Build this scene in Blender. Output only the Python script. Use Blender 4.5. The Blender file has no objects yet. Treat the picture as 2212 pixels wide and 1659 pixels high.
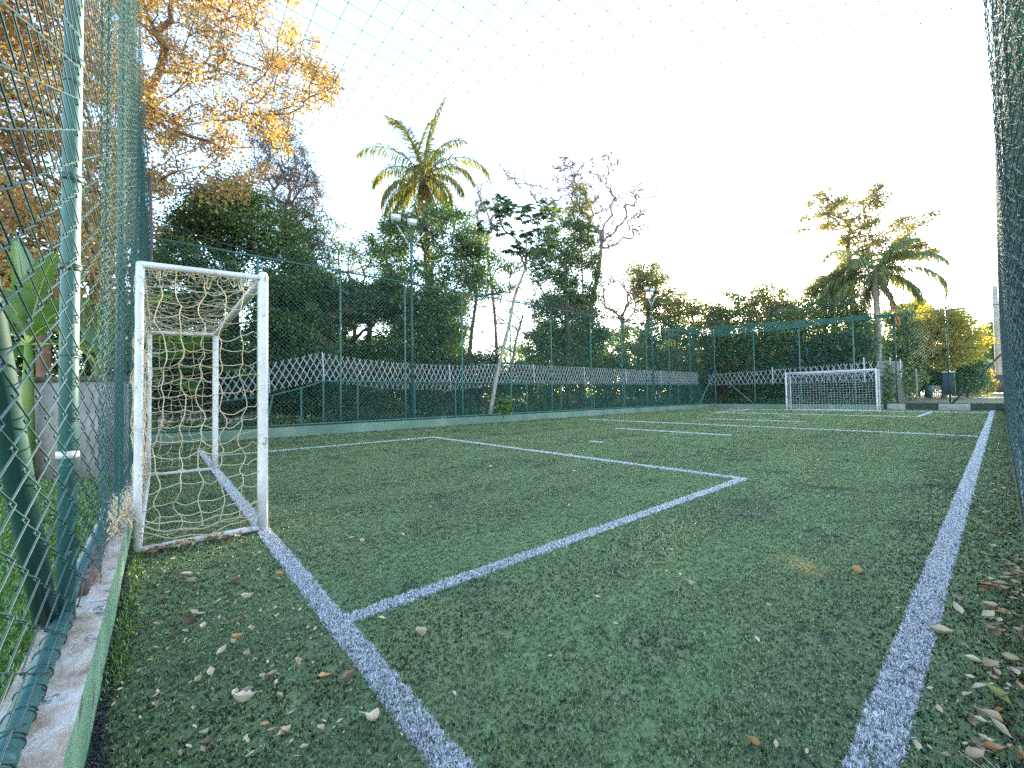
import bpy, math, random
import numpy as np
from mathutils import Vector, Matrix

# ------------------------------------------------------------------ camera, sky, sun, exposure
scene = bpy.context.scene
F, YAW, PIT, ROL = 895.4279, 0.8669, 0.0278, -0.0156
CAM = np.array([0.2824, -0.679, 1.1241])
def cam_axes():
    cy, sy, cp, sp = math.cos(YAW), math.sin(YAW), math.cos(PIT), math.sin(PIT)
    fwd = np.array([-sy*cp, cy*cp, sp]); right = np.array([cy, sy, 0.0]); up = np.cross(right, fwd)
    cr, sr = math.cos(ROL), math.sin(ROL)
    return right*cr + up*sr, -right*sr + up*cr, fwd
RT, UP, FW = cam_axes()
cd = bpy.data.cameras.new('camera'); cam = bpy.data.objects.new('camera', cd)
scene.collection.objects.link(cam)
cam.matrix_world = Matrix(((RT[0], UP[0], -FW[0], CAM[0]), (RT[1], UP[1], -FW[1], CAM[1]),
                           (RT[2], UP[2], -FW[2], CAM[2]), (0, 0, 0, 1)))
cd.sensor_width = 36.0; cd.lens = 36.0*F/2212.0; cd.clip_start = 0.02; cd.clip_end = 2000
scene.camera = cam

SUN_EL, SUN_AZ = math.radians(11.5), math.radians(20)      # azimuth measured from +Y towards -X
world = bpy.data.worlds.new('World'); scene.world = world; world.use_nodes = True
nt = world.node_tree; bg = nt.nodes['Background']
sky = nt.nodes.new('ShaderNodeTexSky'); sky.sky_type = 'NISHITA'; sky.sun_disc = False
sky.sun_elevation = SUN_EL; sky.sun_rotation = -SUN_AZ
sky.air_density = 1.0; sky.dust_density = .45; sky.ozone_density = 1.25
nt.links.new(sky.outputs[0], bg.inputs[0]); bg.inputs[1].default_value = 0.15
sl = bpy.data.lights.new('sun', 'SUN'); sl.energy = 4.5; sl.angle = math.radians(0.5); sl.color = (1.0, 0.84, 0.60)
so = bpy.data.objects.new('sun', sl); scene.collection.objects.link(so)
sd = Vector((-math.sin(SUN_AZ)*math.cos(SUN_EL), math.cos(SUN_AZ)*math.cos(SUN_EL), math.sin(SUN_EL)))
so.rotation_euler = sd.to_track_quat('Z', 'Y').to_euler()
vs = scene.view_settings
vs.view_transform = 'Standard'; vs.look = 'None'; vs.gamma = 1; vs.use_curve_mapping = False
vs.exposure = 3.03
scene.cycles.max_bounces = 6; scene.cycles.transparent_max_bounces = 8
scene.cycles.diffuse_bounces = 3; scene.cycles.use_denoising = False

rng = np.random.default_rng(7)
random.seed(7)
COL = scene.collection

# ------------------------------------------------------------------ helpers
def ray(u, v): return RT*(u-1106.0) - UP*(v-829.5) + FW*F
def at(u, v, D):
    """photo point (2212 px wide) at horizontal distance D metres"""
    r = ray(u, v); return CAM + r*D/math.hypot(r[0], r[1])
def atX(u, v, X): r = ray(u, v); return CAM + r*(X-CAM[0])/r[0]
def atY(u, v, Y): r = ray(u, v); return CAM + r*(Y-CAM[1])/r[1]
def gnd(u, v, z=0.0): r = ray(u, v); return CAM + r*(z-CAM[2])/r[2]

class MB:
    def __init__(s): s.v = []; s.q = []; s.t = []; s.n = 0
    def add(s, V, Q=None, T=None):
        V = np.asarray(V, float).reshape(-1, 3)
        if Q is not None and len(Q): s.q.append(np.asarray(Q, int).reshape(-1, 4)+s.n)
        if T is not None and len(T): s.t.append(np.asarray(T, int).reshape(-1, 3)+s.n)
        s.v.append(V); s.n += len(V); return s
    def box(s, a, b):
        (x0, y0, z0), (x1, y1, z1) = a, b
        V = [(x0,y0,z0),(x1,y0,z0),(x1,y1,z0),(x0,y1,z0),(x0,y0,z1),(x1,y0,z1),(x1,y1,z1),(x0,y1,z1)]
        return s.add(V, [(0,3,2,1),(4,5,6,7),(0,1,5,4),(1,2,6,5),(2,3,7,6),(3,0,4,7)])
    def segs(s, P0, P1, r0, r1=None, n=4, cap=False):
        P0 = np.asarray(P0, float).reshape(-1, 3); P1 = np.asarray(P1, float).reshape(-1, 3); m = len(P0)
        if m == 0: return s
        r0 = np.broadcast_to(np.asarray(r0, float), (m,)); r1 = r0 if r1 is None else np.broadcast_to(np.asarray(r1, float), (m,))
        d = P1-P0; L = np.linalg.norm(d, axis=1, keepdims=True); L[L == 0] = 1e-6; d = d/L
        ref = np.where(np.abs(d[:, 2:3]) > .9, np.array([[1., 0, 0]]), np.array([[0, 0, 1.]]))
        a = np.cross(d, ref); a /= np.linalg.norm(a, axis=1, keepdims=True); b = np.cross(d, a)
        th = np.arange(n)*2*math.pi/n
        off = a[:, None]*np.cos(th)[None, :, None] + b[:, None]*np.sin(th)[None, :, None]
        V = np.concatenate([P0[:, None]+off*r0[:, None, None], P1[:, None]+off*r1[:, None, None]], 1)
        k = np.arange(n); k2 = (k+1) % n
        q = np.stack([k, k2, k2+n, k+n], 1)
        Q = (q[None]+(np.arange(m)*2*n)[:, None, None]).reshape(-1, 4)
        T = None
        if cap:
            tt = [(0, i+1, i) for i in range(1, n-1)]+[(n, n+i, n+i+1) for i in range(1, n-1)]
            T = (np.array(tt)[None]+(np.arange(m)*2*n)[:, None, None]).reshape(-1, 3)
        return s.add(V.reshape(-1, 3), Q, T)
    def tube(s, pts, r, n=10, cap=True):
        pts = np.asarray(pts, float); m = len(pts)
        r = np.broadcast_to(np.asarray(r, float), (m,))
        d = np.gradient(pts, axis=0); d /= np.maximum(np.linalg.norm(d, axis=1, keepdims=True), 1e-9)
        ref = np.array([0, 0, 1.]) if abs(d[0][2]) < .9 else np.array([1., 0, 0])
        a = np.cross(d, ref); a /= np.linalg.norm(a, axis=1, keepdims=True); b = np.cross(d, a)
        th = np.arange(n)*2*math.pi/n
        V = pts[:, None]+(a[:, None]*np.cos(th)[None, :, None]+b[:, None]*np.sin(th)[None, :, None])*r[:, None, None]
        Q = [(i*n+k, i*n+(k+1) % n, (i+1)*n+(k+1) % n, (i+1)*n+k) for i in range(m-1) for k in range(n)]
        T = []
        V = V.reshape(-1, 3)
        if cap:
            V = np.concatenate([V, pts[:1]-d[:1]*r[0]*.35, pts[-1:]+d[-1:]*r[-1]*.35])
            T = [(m*n, (k+1) % n, k) for k in range(n)]+[(m*n+1, (m-1)*n+k, (m-1)*n+(k+1) % n) for k in range(n)]
        return s.add(V, Q, T)
    def grid(s, P):
        a, b = P.shape[:2]; idx = np.arange(a*b).reshape(a, b)
        Q = np.stack([idx[:-1, :-1], idx[1:, :-1], idx[1:, 1:], idx[:-1, 1:]], -1).reshape(-1, 4)
        return s.add(P.reshape(-1, 3), Q)
    def build(s, name, mat, parent=None, smooth=False, bevel=0, origin=None):
        V = np.concatenate(s.v) if s.v else np.zeros((0, 3))
        if origin is not None: V = V-np.asarray(origin)
        q = np.concatenate(s.q) if s.q else np.zeros((0, 4), int)
        t = np.concatenate(s.t) if s.t else np.zeros((0, 3), int)
        me = bpy.data.meshes.new(name)
        me.vertices.add(len(V)); me.vertices.foreach_set('co', V.astype(np.float32).ravel())
        loops = np.concatenate([q.ravel(), t.ravel()]).astype(np.int32)
        me.loops.add(len(loops)); me.loops.foreach_set('vertex_index', loops)
        starts = np.concatenate([np.arange(len(q))*4, len(q)*4+np.arange(len(t))*3]).astype(np.int32)
        me.polygons.add(len(starts)); me.polygons.foreach_set('loop_start', starts)
        me.update(calc_edges=True)
        if smooth: me.polygons.foreach_set('use_smooth', np.ones(len(starts), bool))
        for m in (mat if isinstance(mat, (list, tuple)) else [mat]): me.materials.append(m)
        o = bpy.data.objects.new(name, me); COL.objects.link(o)
        if origin is not None: o.location = origin
        if parent is not None:
            o.parent = parent; pl = parent_world(parent)
            o.location = Vector(o.location)-pl
        if bevel:
            md = o.modifiers.new('bevel', 'BEVEL'); md.width = bevel; md.segments = 2
        return o
def parent_world(p):
    v = Vector((0, 0, 0))
    while p is not None: v += p.location; p = p.parent
    return v
def tag(o, label=None, cat=None, group=None, kind=None):
    if label: o['label'] = label
    if cat: o['category'] = cat
    if group: o['group'] = group
    if kind: o['kind'] = kind
    return o
def empty(name, loc, label, cat, group=None):
    o = bpy.data.objects.new(name, None); COL.objects.link(o); o.location = loc; o.empty_display_size = .2
    return tag(o, label, cat, group)
def copy_tree(o, parent=None):
    c = o.copy(); COL.objects.link(c)
    if parent is not None: c.parent = parent
    for ch in [x for x in bpy.data.objects if x.parent == o]: copy_tree(ch, c)
    return c

# ------------------------------------------------------------------ materials
def new_mat(name):
    m = bpy.data.materials.new(name); m.use_nodes = True; n = m.node_tree; n.nodes.clear()
    return m, n, n.nodes.new('ShaderNodeOutputMaterial')
def noise(n, scale, detail=4, rough=.55, coord='Object', vec=None, stretch=None):
    t = n.nodes.new('ShaderNodeTexNoise'); t.inputs['Scale'].default_value = scale
    t.inputs['Detail'].default_value = detail; t.inputs['Roughness'].default_value = rough
    tc = n.nodes.new('ShaderNodeTexCoord'); src = tc.outputs[coord]
    if stretch:
        mp = n.nodes.new('ShaderNodeMapping'); mp.inputs['Scale'].default_value = stretch
        n.links.new(src, mp.inputs[0]); src = mp.outputs[0]
    n.links.new(src, t.inputs['Vector']); return t.outputs['Fac']
def ramp(n, fac, stops):
    r = n.nodes.new('ShaderNodeValToRGB'); cr = r.color_ramp
    while len(cr.elements) < len(stops): cr.elements.new(.5)
    for e, (p, c) in zip(cr.elements, stops): e.position = p; e.color = (*c, 1)
    n.links.new(fac, r.inputs[0]); return r.outputs[0]
def mix(n, fac, a, b):
    m = n.nodes.new('ShaderNodeMix'); m.data_type = 'RGBA'
    if isinstance(fac, (int, float)): m.inputs[0].default_value = fac
    else: n.links.new(fac, m.inputs[0])
    for s, i in ((a, 6), (b, 7)):
        if isinstance(s, tuple): m.inputs[i].default_value = (*s, 1)
        else: n.links.new(s, m.inputs[i])
    return m.outputs[2]
def surf(name, stops, scale=6, rough=.7, metal=0, bump=0, bscale=40, spec=.5, stretch=None, dirt=None, bdist=.01):
    m, n, out = new_mat(name)
    p = n.nodes.new('ShaderNodeBsdfPrincipled'); n.links.new(p.outputs[0], out.inputs[0])
    p.inputs['Roughness'].default_value = rough; p.inputs['Metallic'].default_value = metal
    p.inputs['Specular IOR Level'].default_value = spec
    c = ramp(n, noise(n, scale, 6, .6, stretch=stretch), stops)
    if dirt:
        ds, lo, hi, dc = dirt
        c = mix(n, ramp(n, noise(n, ds, 8, .7), [(lo, (0, 0, 0)), (hi, (1, 1, 1))]), c, dc)
    n.links.new(c, p.inputs['Base Color'])
    if bump:
        b = n.nodes.new('ShaderNodeBump'); b.inputs['Strength'].default_value = bump; b.inputs['Distance'].default_value = bdist
        n.links.new(noise(n, bscale, 5), b.inputs['Height']); n.links.new(b.outputs[0], p.inputs['Normal'])
    return m
def leafmat(name, cols, trans=.35, gloss=.08, rough=.45, patch=None):
    """cols: list of leaf colours, one picked for each leaf; patch=(scale, colour, amount) large sunburnt areas"""
    m, n, out = new_mat(name)
    g = n.nodes.new('ShaderNodeNewGeometry')
    k = len(cols)
    c = ramp(n, g.outputs['Random Per Island'], [(i/max(1, k-1), cc) for i, cc in enumerate(cols)])
    if patch:
        ps, pc, pa = patch
        f = ramp(n, noise(n, ps, 3), [(.5-pa, (0, 0, 0)), (.62, (1, 1, 1))])
        c = mix(n, f, c, pc)
    d = n.nodes.new('ShaderNodeBsdfDiffuse'); t = n.nodes.new('ShaderNodeBsdfTranslucent'); gl = n.nodes.new('ShaderNodeBsdfGlossy')
    gl.inputs['Roughness'].default_value = rough
    n.links.new(c, d.inputs[0])
    hs = n.nodes.new('ShaderNodeHueSaturation'); hs.inputs['Saturation'].default_value = 1.15; hs.inputs['Value'].default_value = 1.5
    n.links.new(c, hs.inputs['Color']); n.links.new(hs.outputs[0], t.inputs[0])
    a = n.nodes.new('ShaderNodeMixShader'); a.inputs[0].default_value = trans
    n.links.new(d.outputs[0], a.inputs[1]); n.links.new(t.outputs[0], a.inputs[2])
    b = n.nodes.new('ShaderNodeMixShader'); b.inputs[0].default_value = gloss
    n.links.new(a.outputs[0], b.inputs[1]); n.links.new(gl.outputs[0], b.inputs[2]); n.links.new(b.outputs[0], out.inputs[0])
    return m

M = {}
M['green_paint'] = surf('green_paint', [(.3, (.018, .08, .076)), (.6, (.028, .11, .105)), (.8, (.05, .15, .15))], 9, .5, dirt=(14, .66, .72, (.45, .52, .55)))
M['green_post'] = surf('green_post', [(.3, (.05, .15, .13)), (.7, (.08, .21, .18))], 5, .5)
M['dark_green'] = surf('dark_green', [(.3, (.008, .038, .034)), (.7, (.013, .056, .05))], 6, .45, dirt=(20, .72, .76, (.16, .04, .02)))
M['wire'] = surf('wire', [(.3, (.010, .034, .036)), (.7, (.022, .065, .066))], 20, .4)
M['thin_wire'] = surf('thin_wire', [(.3, (.03, .10, .08)), (.7, (.05, .15, .12))], 2, .6)
M['net_green'] = surf('net_green', [(.3, (.010, .060, .055)), (.7, (.022, .105, .098))], 3, .7, stretch=(1, 1, .15))
M['net_dark'] = surf('net_dark', [(.3, (.015, .06, .06)), (.7, (.06, .11, .11))], 3, .8, stretch=(1, 1, .2))
M['ceiling_net'] = surf('ceiling_net', [(.3, (.035, .045, .042)), (.7, (.06, .075, .07))], 3, .8)
M['goal_white'] = surf('goal_white', [(.3, (.54, .49, .50)), (.6, (.70, .65, .66))], 4, .42, dirt=(14, .58, .63, (.36, .27, .22)))
M['goal_net'] = surf('goal_net', [(.35, (.52, .36, .20)), (.6, (.62, .52, .38))], 4, .85)
M['far_net'] = surf('far_net', [(.3, (.45, .45, .46)), (.7, (.6, .6, .62))], 4, .85)
M['curb_green'] = surf('curb_green', [(.25, (.10, .20, .12)), (.55, (.19, .32, .20)), (.8, (.27, .41, .28))], 3, .85, bump=.5, bscale=30, dirt=(7, .57, .62, (.10, .11, .09)))
M['curb_far'] = surf('curb_far', [(.3, (.12, .18, .13)), (.6, (.18, .26, .19)), (.8, (.25, .31, .24))], .8, .85, bump=.3, bscale=20, dirt=(1.6, .55, .63, (.28, .27, .20)))
M['curb_top'] = surf('curb_top', [(.3, (.20, .14, .10)), (.48, (.44, .34, .26)), (.62, (.54, .48, .44)), (.8, (.34, .30, .29))], 7, .95, bump=.9, bscale=45, dirt=(11, .58, .63, (.13, .12, .14)))
M['rusty_roll'] = surf('rusty_roll', [(.35, (.07, .045, .05)), (.6, (.20, .11, .08)), (.8, (.24, .17, .17))], 18, .9, bump=.8, bscale=60)
M['wall_render'] = surf('wall_render', [(.3, (.20, .17, .16)), (.6, (.33, .29, .28)), (.8, (.42, .38, .37))], 2.2, .95, bump=.4, bscale=15, dirt=(3, .55, .72, (.12, .11, .10)))
M['wall_cap'] = surf('wall_cap', [(.3, (.05, .05, .045)), (.7, (.11, .10, .09))], 4, .95)
M['dark_concrete'] = surf('dark_concrete', [(.3, (.025, .035, .028)), (.7, (.06, .075, .06))], 3, .9)
M['block'] = surf('block', [(.3, (.26, .24, .23)), (.7, (.40, .37, .35))], 4, .95, bump=.4)
M['razor'] = surf('razor', [(.3, (.46, .43, .44)), (.7, (.66, .62, .63))], 2, .5, metal=.1)
M['lamp_black'] = surf('lamp_black', [(.3, (.02, .02, .022)), (.7, (.035, .035, .04))], 5, .4)
M['lamp_lens'] = surf('lamp_lens', [(.3, (.72, .72, .68)), (.7, (.85, .85, .8))], 5, .2)
M['bark_gray'] = surf('bark_gray', [(.3, (.13, .10, .085)), (.7, (.26, .21, .18))], 4, .95, bump=.5, bscale=12, bdist=.03)
M['bark_orange'] = surf('bark_orange', [(.3, (.15, .085, .06)), (.7, (.30, .17, .12))], 3, .95, bump=.4, bscale=12, bdist=.03)
M['bark_twig'] = surf('bark_twig', [(.3, (.17, .12, .11)), (.7, (.28, .21, .19))], 4, .95)
M['bark_dark'] = surf('bark_dark', [(.3, (.05, .038, .03)), (.7, (.11, .085, .07))], 4, .95)
M['bark_pale'] = surf('bark_pale', [(.3, (.25, .20, .16)), (.7, (.42, .36, .31))], 3, .9, dirt=(5, .6, .7, (.15, .12, .1)))
M['white_paint'] = surf('white_paint', [(.3, (.62, .63, .68)), (.7, (.74, .75, .80))], 4, .6)
M['dark_sheet'] = surf('dark_sheet', [(.3, (.012, .03, .05)), (.7, (.02, .045, .07))], 4, .5)
M['slat'] = surf('slat', [(.3, (.10, .085, .075)), (.7, (.20, .17, .15))], 3, .95, stretch=(6, 6, .4))
M['road'] = surf('road', [(.3, (.33, .31, .30)), (.7, (.45, .43, .41))], .5, .95)
M['van'] = surf('van', [(.3, (.10, .035, .03)), (.7, (.14, .05, .045))], 2, .4)
M['roof'] = surf('roof', [(.3, (.16, .13, .11)), (.7, (.25, .2, .17))], 2, .95)
M['far_woods'] = surf('far_woods', [(.3, (.03, .05, .02)), (.7, (.08, .11, .045))], .8, 1)

# turf ---------------------------------------------------------------
def turf_base():
    m, n, out = new_mat('turf_ground')
    p = n.nodes.new('ShaderNodeBsdfPrincipled'); n.links.new(p.outputs[0], out.inputs[0]); p.inputs['Roughness'].default_value = .9
    p.inputs['Specular IOR Level'].default_value = .25
    fine = ramp(n, noise(n, 75, 6, .75), [(.40, (.02, .028, .02)), (.52, (.13, .18, .085)), (.68, (.32, .40, .20))])
    big = ramp(n, noise(n, .8, 6, .6, stretch=(1, .5, 1)), [(.36, (.11, .14, .09)), (.50, (.21, .28, .12)), (.75, (.26, .34, .15))])
    mm = n.nodes.new('ShaderNodeMix'); mm.data_type = 'RGBA'; mm.inputs[0].default_value = .55
    n.links.new(fine, mm.inputs[6]); n.links.new(big, mm.inputs[7])
    n.links.new(mm.outputs[2], p.inputs['Base Color'])
    b = n.nodes.new('ShaderNodeBump'); b.inputs['Strength'].default_value = .6; b.inputs['Distance'].default_value = .02
    n.links.new(noise(n, 110, 4, .7), b.inputs['Height']); n.links.new(b.outputs[0], p.inputs['Normal'])
    return m
def blade_mat(name, cols, patches=True, infill=None):
    m, n, out = new_mat(name)
    g = n.nodes.new('ShaderNodeNewGeometry'); k = len(cols)
    c = ramp(n, g.outputs['Random Per Island'], [(i/(k-1), cc) for i, cc in enumerate(cols)])
    if infill:    # dark rubber infill between the fibre bundles
        z_ = n.nodes.new('ShaderNodeSeparateXYZ'); tcz = n.nodes.new('ShaderNodeTexCoord'); n.links.new(tcz.outputs['Object'], z_.inputs[0])
        mz = n.nodes.new('ShaderNodeMapRange'); mz.inputs['From Min'].default_value = .012; mz.inputs['From Max'].default_value = .020; mz.inputs['To Min'].default_value = 1; mz.inputs['To Max'].default_value = 0
        n.links.new(z_.outputs['Z'], mz.inputs['Value']); mu = n.nodes.new('ShaderNodeMath'); mu.operation = 'MULTIPLY'; n.links.new(mz.outputs[0], mu.inputs[0])
        n.links.new(ramp(n, noise(n, 68, 3, .65), [(.47, (1, 1, 1)), (.54, (0, 0, 0))]), mu.inputs[1])
        c = mix(n, mu.outputs[0], c, infill)
        if patches: c = mix(n, ramp(n, noise(n, 1.0, 3, .5, stretch=(1.1, .06, 1)), [(.42, (0, 0, 0)), (.60, (.5, .5, .5))]), c, (.26, .34, .15))
        c = mix(n, ramp(n, noise(n, 52.7, 2, .6), [(.56, (0, 0, 0)), (.64, (1, 1, 1))]), c, (.30, .38, .21) if patches else (.86, .86, .9))
    if patches:   # worn dark rubber patches and one dry yellow patch, fixed to the pitch
        c = mix(n, ramp(n, noise(n, 1.4, 5, .65), [(.32, (.8, .8, .8)), (.46, (0, 0, 0))]), c, (.035, .045, .045))
        tc = n.nodes.new('ShaderNodeTexCoord'); mp = n.nodes.new('ShaderNodeMapping')
        mp.vector_type = 'TEXTURE'; mp.inputs['Location'].default_value = (-.57, 2.47, 0); mp.inputs['Scale'].default_value = (.17, .24, 1)
        mp.inputs['Rotation'].default_value = (0, 0, .9)
        n.links.new(tc.outputs['Object'], mp.inputs[0])
        gr = n.nodes.new('ShaderNodeVectorMath'); gr.operation = 'LENGTH'
        sx = n.nodes.new('ShaderNodeVectorMath'); sx.operation = 'MULTIPLY'; sx.inputs[1].default_value = (1, 1, 0)
        n.links.new(mp.outputs[0], sx.inputs[0]); n.links.new(sx.outputs[0], gr.inputs[0])
        f = ramp(n, gr.outputs['Value'], [(.2, (.8, .8, .8)), (1.0, (0, 0, 0))])
        c = mix(n, f, c, (.62, .47, .20))
    p = n.nodes.new('ShaderNodeBsdfPrincipled'); n.links.new(c, p.inputs['Base Color'])
    p.inputs['Roughness'].default_value = .38; p.inputs['Specular IOR Level'].default_value = .7
    t = n.nodes.new('ShaderNodeBsdfTranslucent'); n.links.new(c, t.inputs[0])
    a = n.nodes.new('ShaderNodeMixShader'); a.inputs[0].default_value = .2
    n.links.new(p.outputs[0], a.inputs[1]); n.links.new(t.outputs[0], a.inputs[2]); n.links.new(a.outputs[0], out.inputs[0])
    return m
M['turf'] = turf_base()
M['blade'] = blade_mat('blade', [(.085, .11, .035), (.21, .27, .08), (.33, .39, .13), (.14, .19, .055), (.47, .50, .24), (.24, .33, .08)], True, (.018, .024, .02))
M['line_blade'] = blade_mat('line_blade', [(.62, .59, .60), (.84, .81, .80), (.52, .49, .50), (.88, .86, .84)], False, (.30, .30, .32))
M['line'] = surf('line', [(.38, (.10, .11, .13)), (.5, (.45, .45, .50)), (.62, (.75, .75, .80))], 60, .9)
M['line_far'] = surf('line_far', [(.3, (.50, .53, .50)), (.7, (.72, .74, .72))], 3, .9)
M['lawn'] = surf('lawn', [(.3, (.08, .14, .03)), (.55, (.13, .22, .045)), (.75, (.22, .22, .08))], 1.3, .95, bump=.6, bscale=60)
M['lawn_blade'] = blade_mat('lawn_blade', [(.08, .17, .03), (.14, .26, .05), (.24, .30, .08), (.09, .19, .03)], False)
M['dry'] = surf('dry', [(.3, (.13, .12, .045)), (.55, (.22, .19, .075)), (.75, (.30, .24, .11))], .35, .95, dirt=(.6, .5, .7, (.10, .13, .04)))
M['soil'] = surf('soil', [(.3, (.35, .13, .06)), (.7, (.50, .22, .12))], 3, .95)
M['forest_soil'] = surf('forest_soil', [(.3, (.012, .011, .006)), (.7, (.03, .024, .014))], 1, .95)

# ------------------------------------------------------------------ the ground
def sheet(name, x0, y0, x1, y1, z, mat, label=None):
    b = MB(); b.add([(x0,y0,z),(x1,y0,z),(x1,y1,z),(x0,y1,z)], [(0,1,2,3)])
    return tag(b.build(name, mat), label, None, None, 'structure')
sheet('ground', -400, -300, 400, 400, -.012, M['forest_soil'])
b = MB(); nx, ny = 40, 60
xs = np.linspace(-60, 90, nx); ys = np.concatenate([[30.45], np.linspace(31, 160, ny-1)])
P = np.zeros((nx, ny, 3)); P[..., 0] = xs[:, None]; P[..., 1] = ys[None]
P[..., 2] = .22 + np.clip((P[..., 1]-31)/80., 0, 1)*1.3
b.grid(P); tag(b.build('terrain', M['dry'], smooth=True), None, None, None, 'structure')
sheet('lawn', -12.9, -14, 6, -1.0, .0, M['lawn'])
sheet('artificial_turf', -13.2, -.85, .37, 30.3, .0, M['turf'])
sheet('bare_earth', -12.8, -3.8, -8.75, -2.0, .006, M['soil'])

# pitch markings
PX, PY, PD = 0.0, 0.0, 5.03
X1, X2, LEN, GC, GW, GH = -1.89, -9.83, 27.42, -5.87, 4.04, 2.2
LW = .10
lines = [(-11.3, -LW/2, .0+LW/2, LW/2), (-LW/2-.005, LW/2, LW/2+.005, 29.9), (X1-LW/2, LW/2, X1+LW/2, PD+LW/2),
         (X2+LW/2, PD-LW/2, X1-LW/2, PD+LW/2), (X2-LW/2, LW/2, X2+LW/2, PD+LW/2),
         (-11.5, 13.66, -LW/2, 13.76), (-7.77, 10.45, -4.23, 10.56), (-7.77, 16.86, -4.23, 16.96),
         (-6.03, 7.03, -5.71, 7.15), (-6.03, 20.27, -5.71, 20.39),
         (X2+LW/2, LEN-PD-.05, X1-LW/2, LEN-PD+.05), (X1-.05, LEN-PD-.05, X1+.05, LEN-.05), (X2-.05, LEN-PD-.05, X2+.05, LEN-.05),
         (-11.3, LEN-.05, -LW/2, LEN+.05)]
b = MB()
for (x0, y0, x1, y1) in lines:
    # wavy edged strips, cut into short quads
    L = max(x1-x0, y1-y0); k = max(2, int(L/.05)); t = np.linspace(0, 1, k)
    e = rng.normal(0, .004, (k, 2))
    if x1-x0 > y1-y0: A = np.stack([x0+t*(x1-x0), y0+e[:, 0], np.full(k, .004)], 1); B = np.stack([x0+t*(x1-x0), y1+e[:, 1], np.full(k, .004)], 1)
    else: A = np.stack([x0+e[:, 0], y0+t*(y1-y0), np.full(k, .004)], 1); B = np.stack([x1+e[:, 1], y0+t*(y1-y0), np.full(k, .004)], 1)
    far = np.hypot(A[:, 0]-CAM[0], A[:, 1]-CAM[1]) > 6.0
    i = np.nonzero(far[:-1] & far[1:])[0]
    if len(i): b.add(np.concatenate([A, B]), np.stack([i, i+k, i+1+k, i+1], 1) if x1-x0 <= y1-y0 else np.stack([i, i+1, i+1+k, i+k], 1))
tag(b.build('pitch_lines', M['line_far']), None, None, None, 'structure')

# turf blades --------------------------------------------------------
def blades(mb, X, Y, h, w, lean=.9, z=0):
    n = len(X); th = rng.uniform(0, 2*math.pi, n); la = rng.uniform(0, 2*math.pi, n)
    ll = rng.uniform(.15, lean, n)*h
    hx, hy = np.cos(th)*w/2, np.sin(th)*w/2
    P = np.stack([X, Y, np.full(n, z)], 1)
    lx, ly = np.cos(la)*ll, np.sin(la)*ll
    hz = np.sqrt(np.maximum(h*h-ll*ll, (h*.25)**2))
    V = np.zeros((n, 5, 3))
    V[:, 0] = P+np.stack([-hx, -hy, 0*hx], 1); V[:, 1] = P+np.stack([hx, hy, 0*hx], 1)
    V[:, 2] = P+np.stack([hx*.9+lx*.35, hy*.9+ly*.35, hz*.62], 1); V[:, 3] = P+np.stack([-hx*.9+lx*.35, -hy*.9+ly*.35, hz*.62], 1)
    V[:, 4] = P+np.stack([lx, ly, hz], 1)
    k = np.arange(n)[:, None]*5
    mb.add(V.reshape(-1, 3), (k+np.array([0, 1, 2, 3])).reshape(-1, 4), (k+np.array([3, 2, 4])).reshape(-1, 3))
def tufts(mb, X, Y, h, w, k=6, spread=.35, lean=1.05):
    """k blades fanning out from every root point"""
    n = len(X); X = np.repeat(X, k)+rng.normal(0, .0016, n*k); Y = np.repeat(Y, k)+rng.normal(0, .0016, n*k)
    h = np.repeat(h, k)*rng.uniform(.55, 1.25, n*k); w = np.repeat(w, k)*rng.uniform(.7, 1.3, n*k)
    blades(mb, X, Y, h, w, lean)
def polar_points(n, r0, r1, power, box):
    """points round the viewer's spot, denser near it"""
    a = rng.uniform(math.radians(80), math.radians(200), n)
    u = rng.uniform(0, 1, n); r = (r0**power+u*(r1**power-r0**power))**(1/power)
    x = CAM[0]+np.cos(a)*r; y = CAM[1]+np.sin(a)*r
    k = (x > box[0]) & (x < box[2]) & (y > box[1]) & (y < box[3])
    return x[k], y[k], r[k]
def on_line(x, y, grow=0.):
    m = np.zeros(len(x), bool)
    for (x0, y0, x1, y1) in lines: m |= (x > x0-grow) & (x < x1+grow) & (y > y0-grow) & (y < y1+grow)
    return m
X, Y, Rr = polar_points(430000, .7, 32.0, .82, (-13.1, -.84, .35, 30.1))
X = X+rng.normal(0, .003, len(X)); ol = on_line(X, Y, .004)
clump = np.sin(X*61+3*np.sin(Y*23))*np.sin(Y*57+3*np.sin(X*19))
hh = (.017+.0007*Rr)*(1+.18*clump); ww = .0017+.0012*Rr
g = ~ol
b = MB(); tufts(b, X[g], Y[g], hh[g], ww[g], 5); tag(b.build('turf_blades', M['blade']), 'short green artificial turf blades covering the pitch', 'turf', None, 'stuff')
b = MB()
for (x0, y0, x1, y1) in lines:
    area = (x1-x0)*(y1-y0); n = int(area*90000); x = rng.uniform(x0, x1, n)+rng.normal(0, .004, n); y = rng.uniform(y0, y1, n)+rng.normal(0, .004, n)
    r = np.hypot(x-CAM[0], y-CAM[1]); keep = rng.uniform(0, 1, n) < np.clip(.42/np.maximum(r-.4, .3), 0, .15)*np.clip(1.15+.6*np.sin(x*37+2*np.sin(y*31))*np.sin(y*41), .35, 1.3)
    x, y, r = x[keep], y[keep], r[keep]; tufts(b, x, y, .018+.0011*r, .0018+.0010*r, 5)
tag(b.build('white_turf_blades', M['line_blade']), 'white turf blades woven along the pitch lines', 'turf', None, 'stuff')
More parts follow.
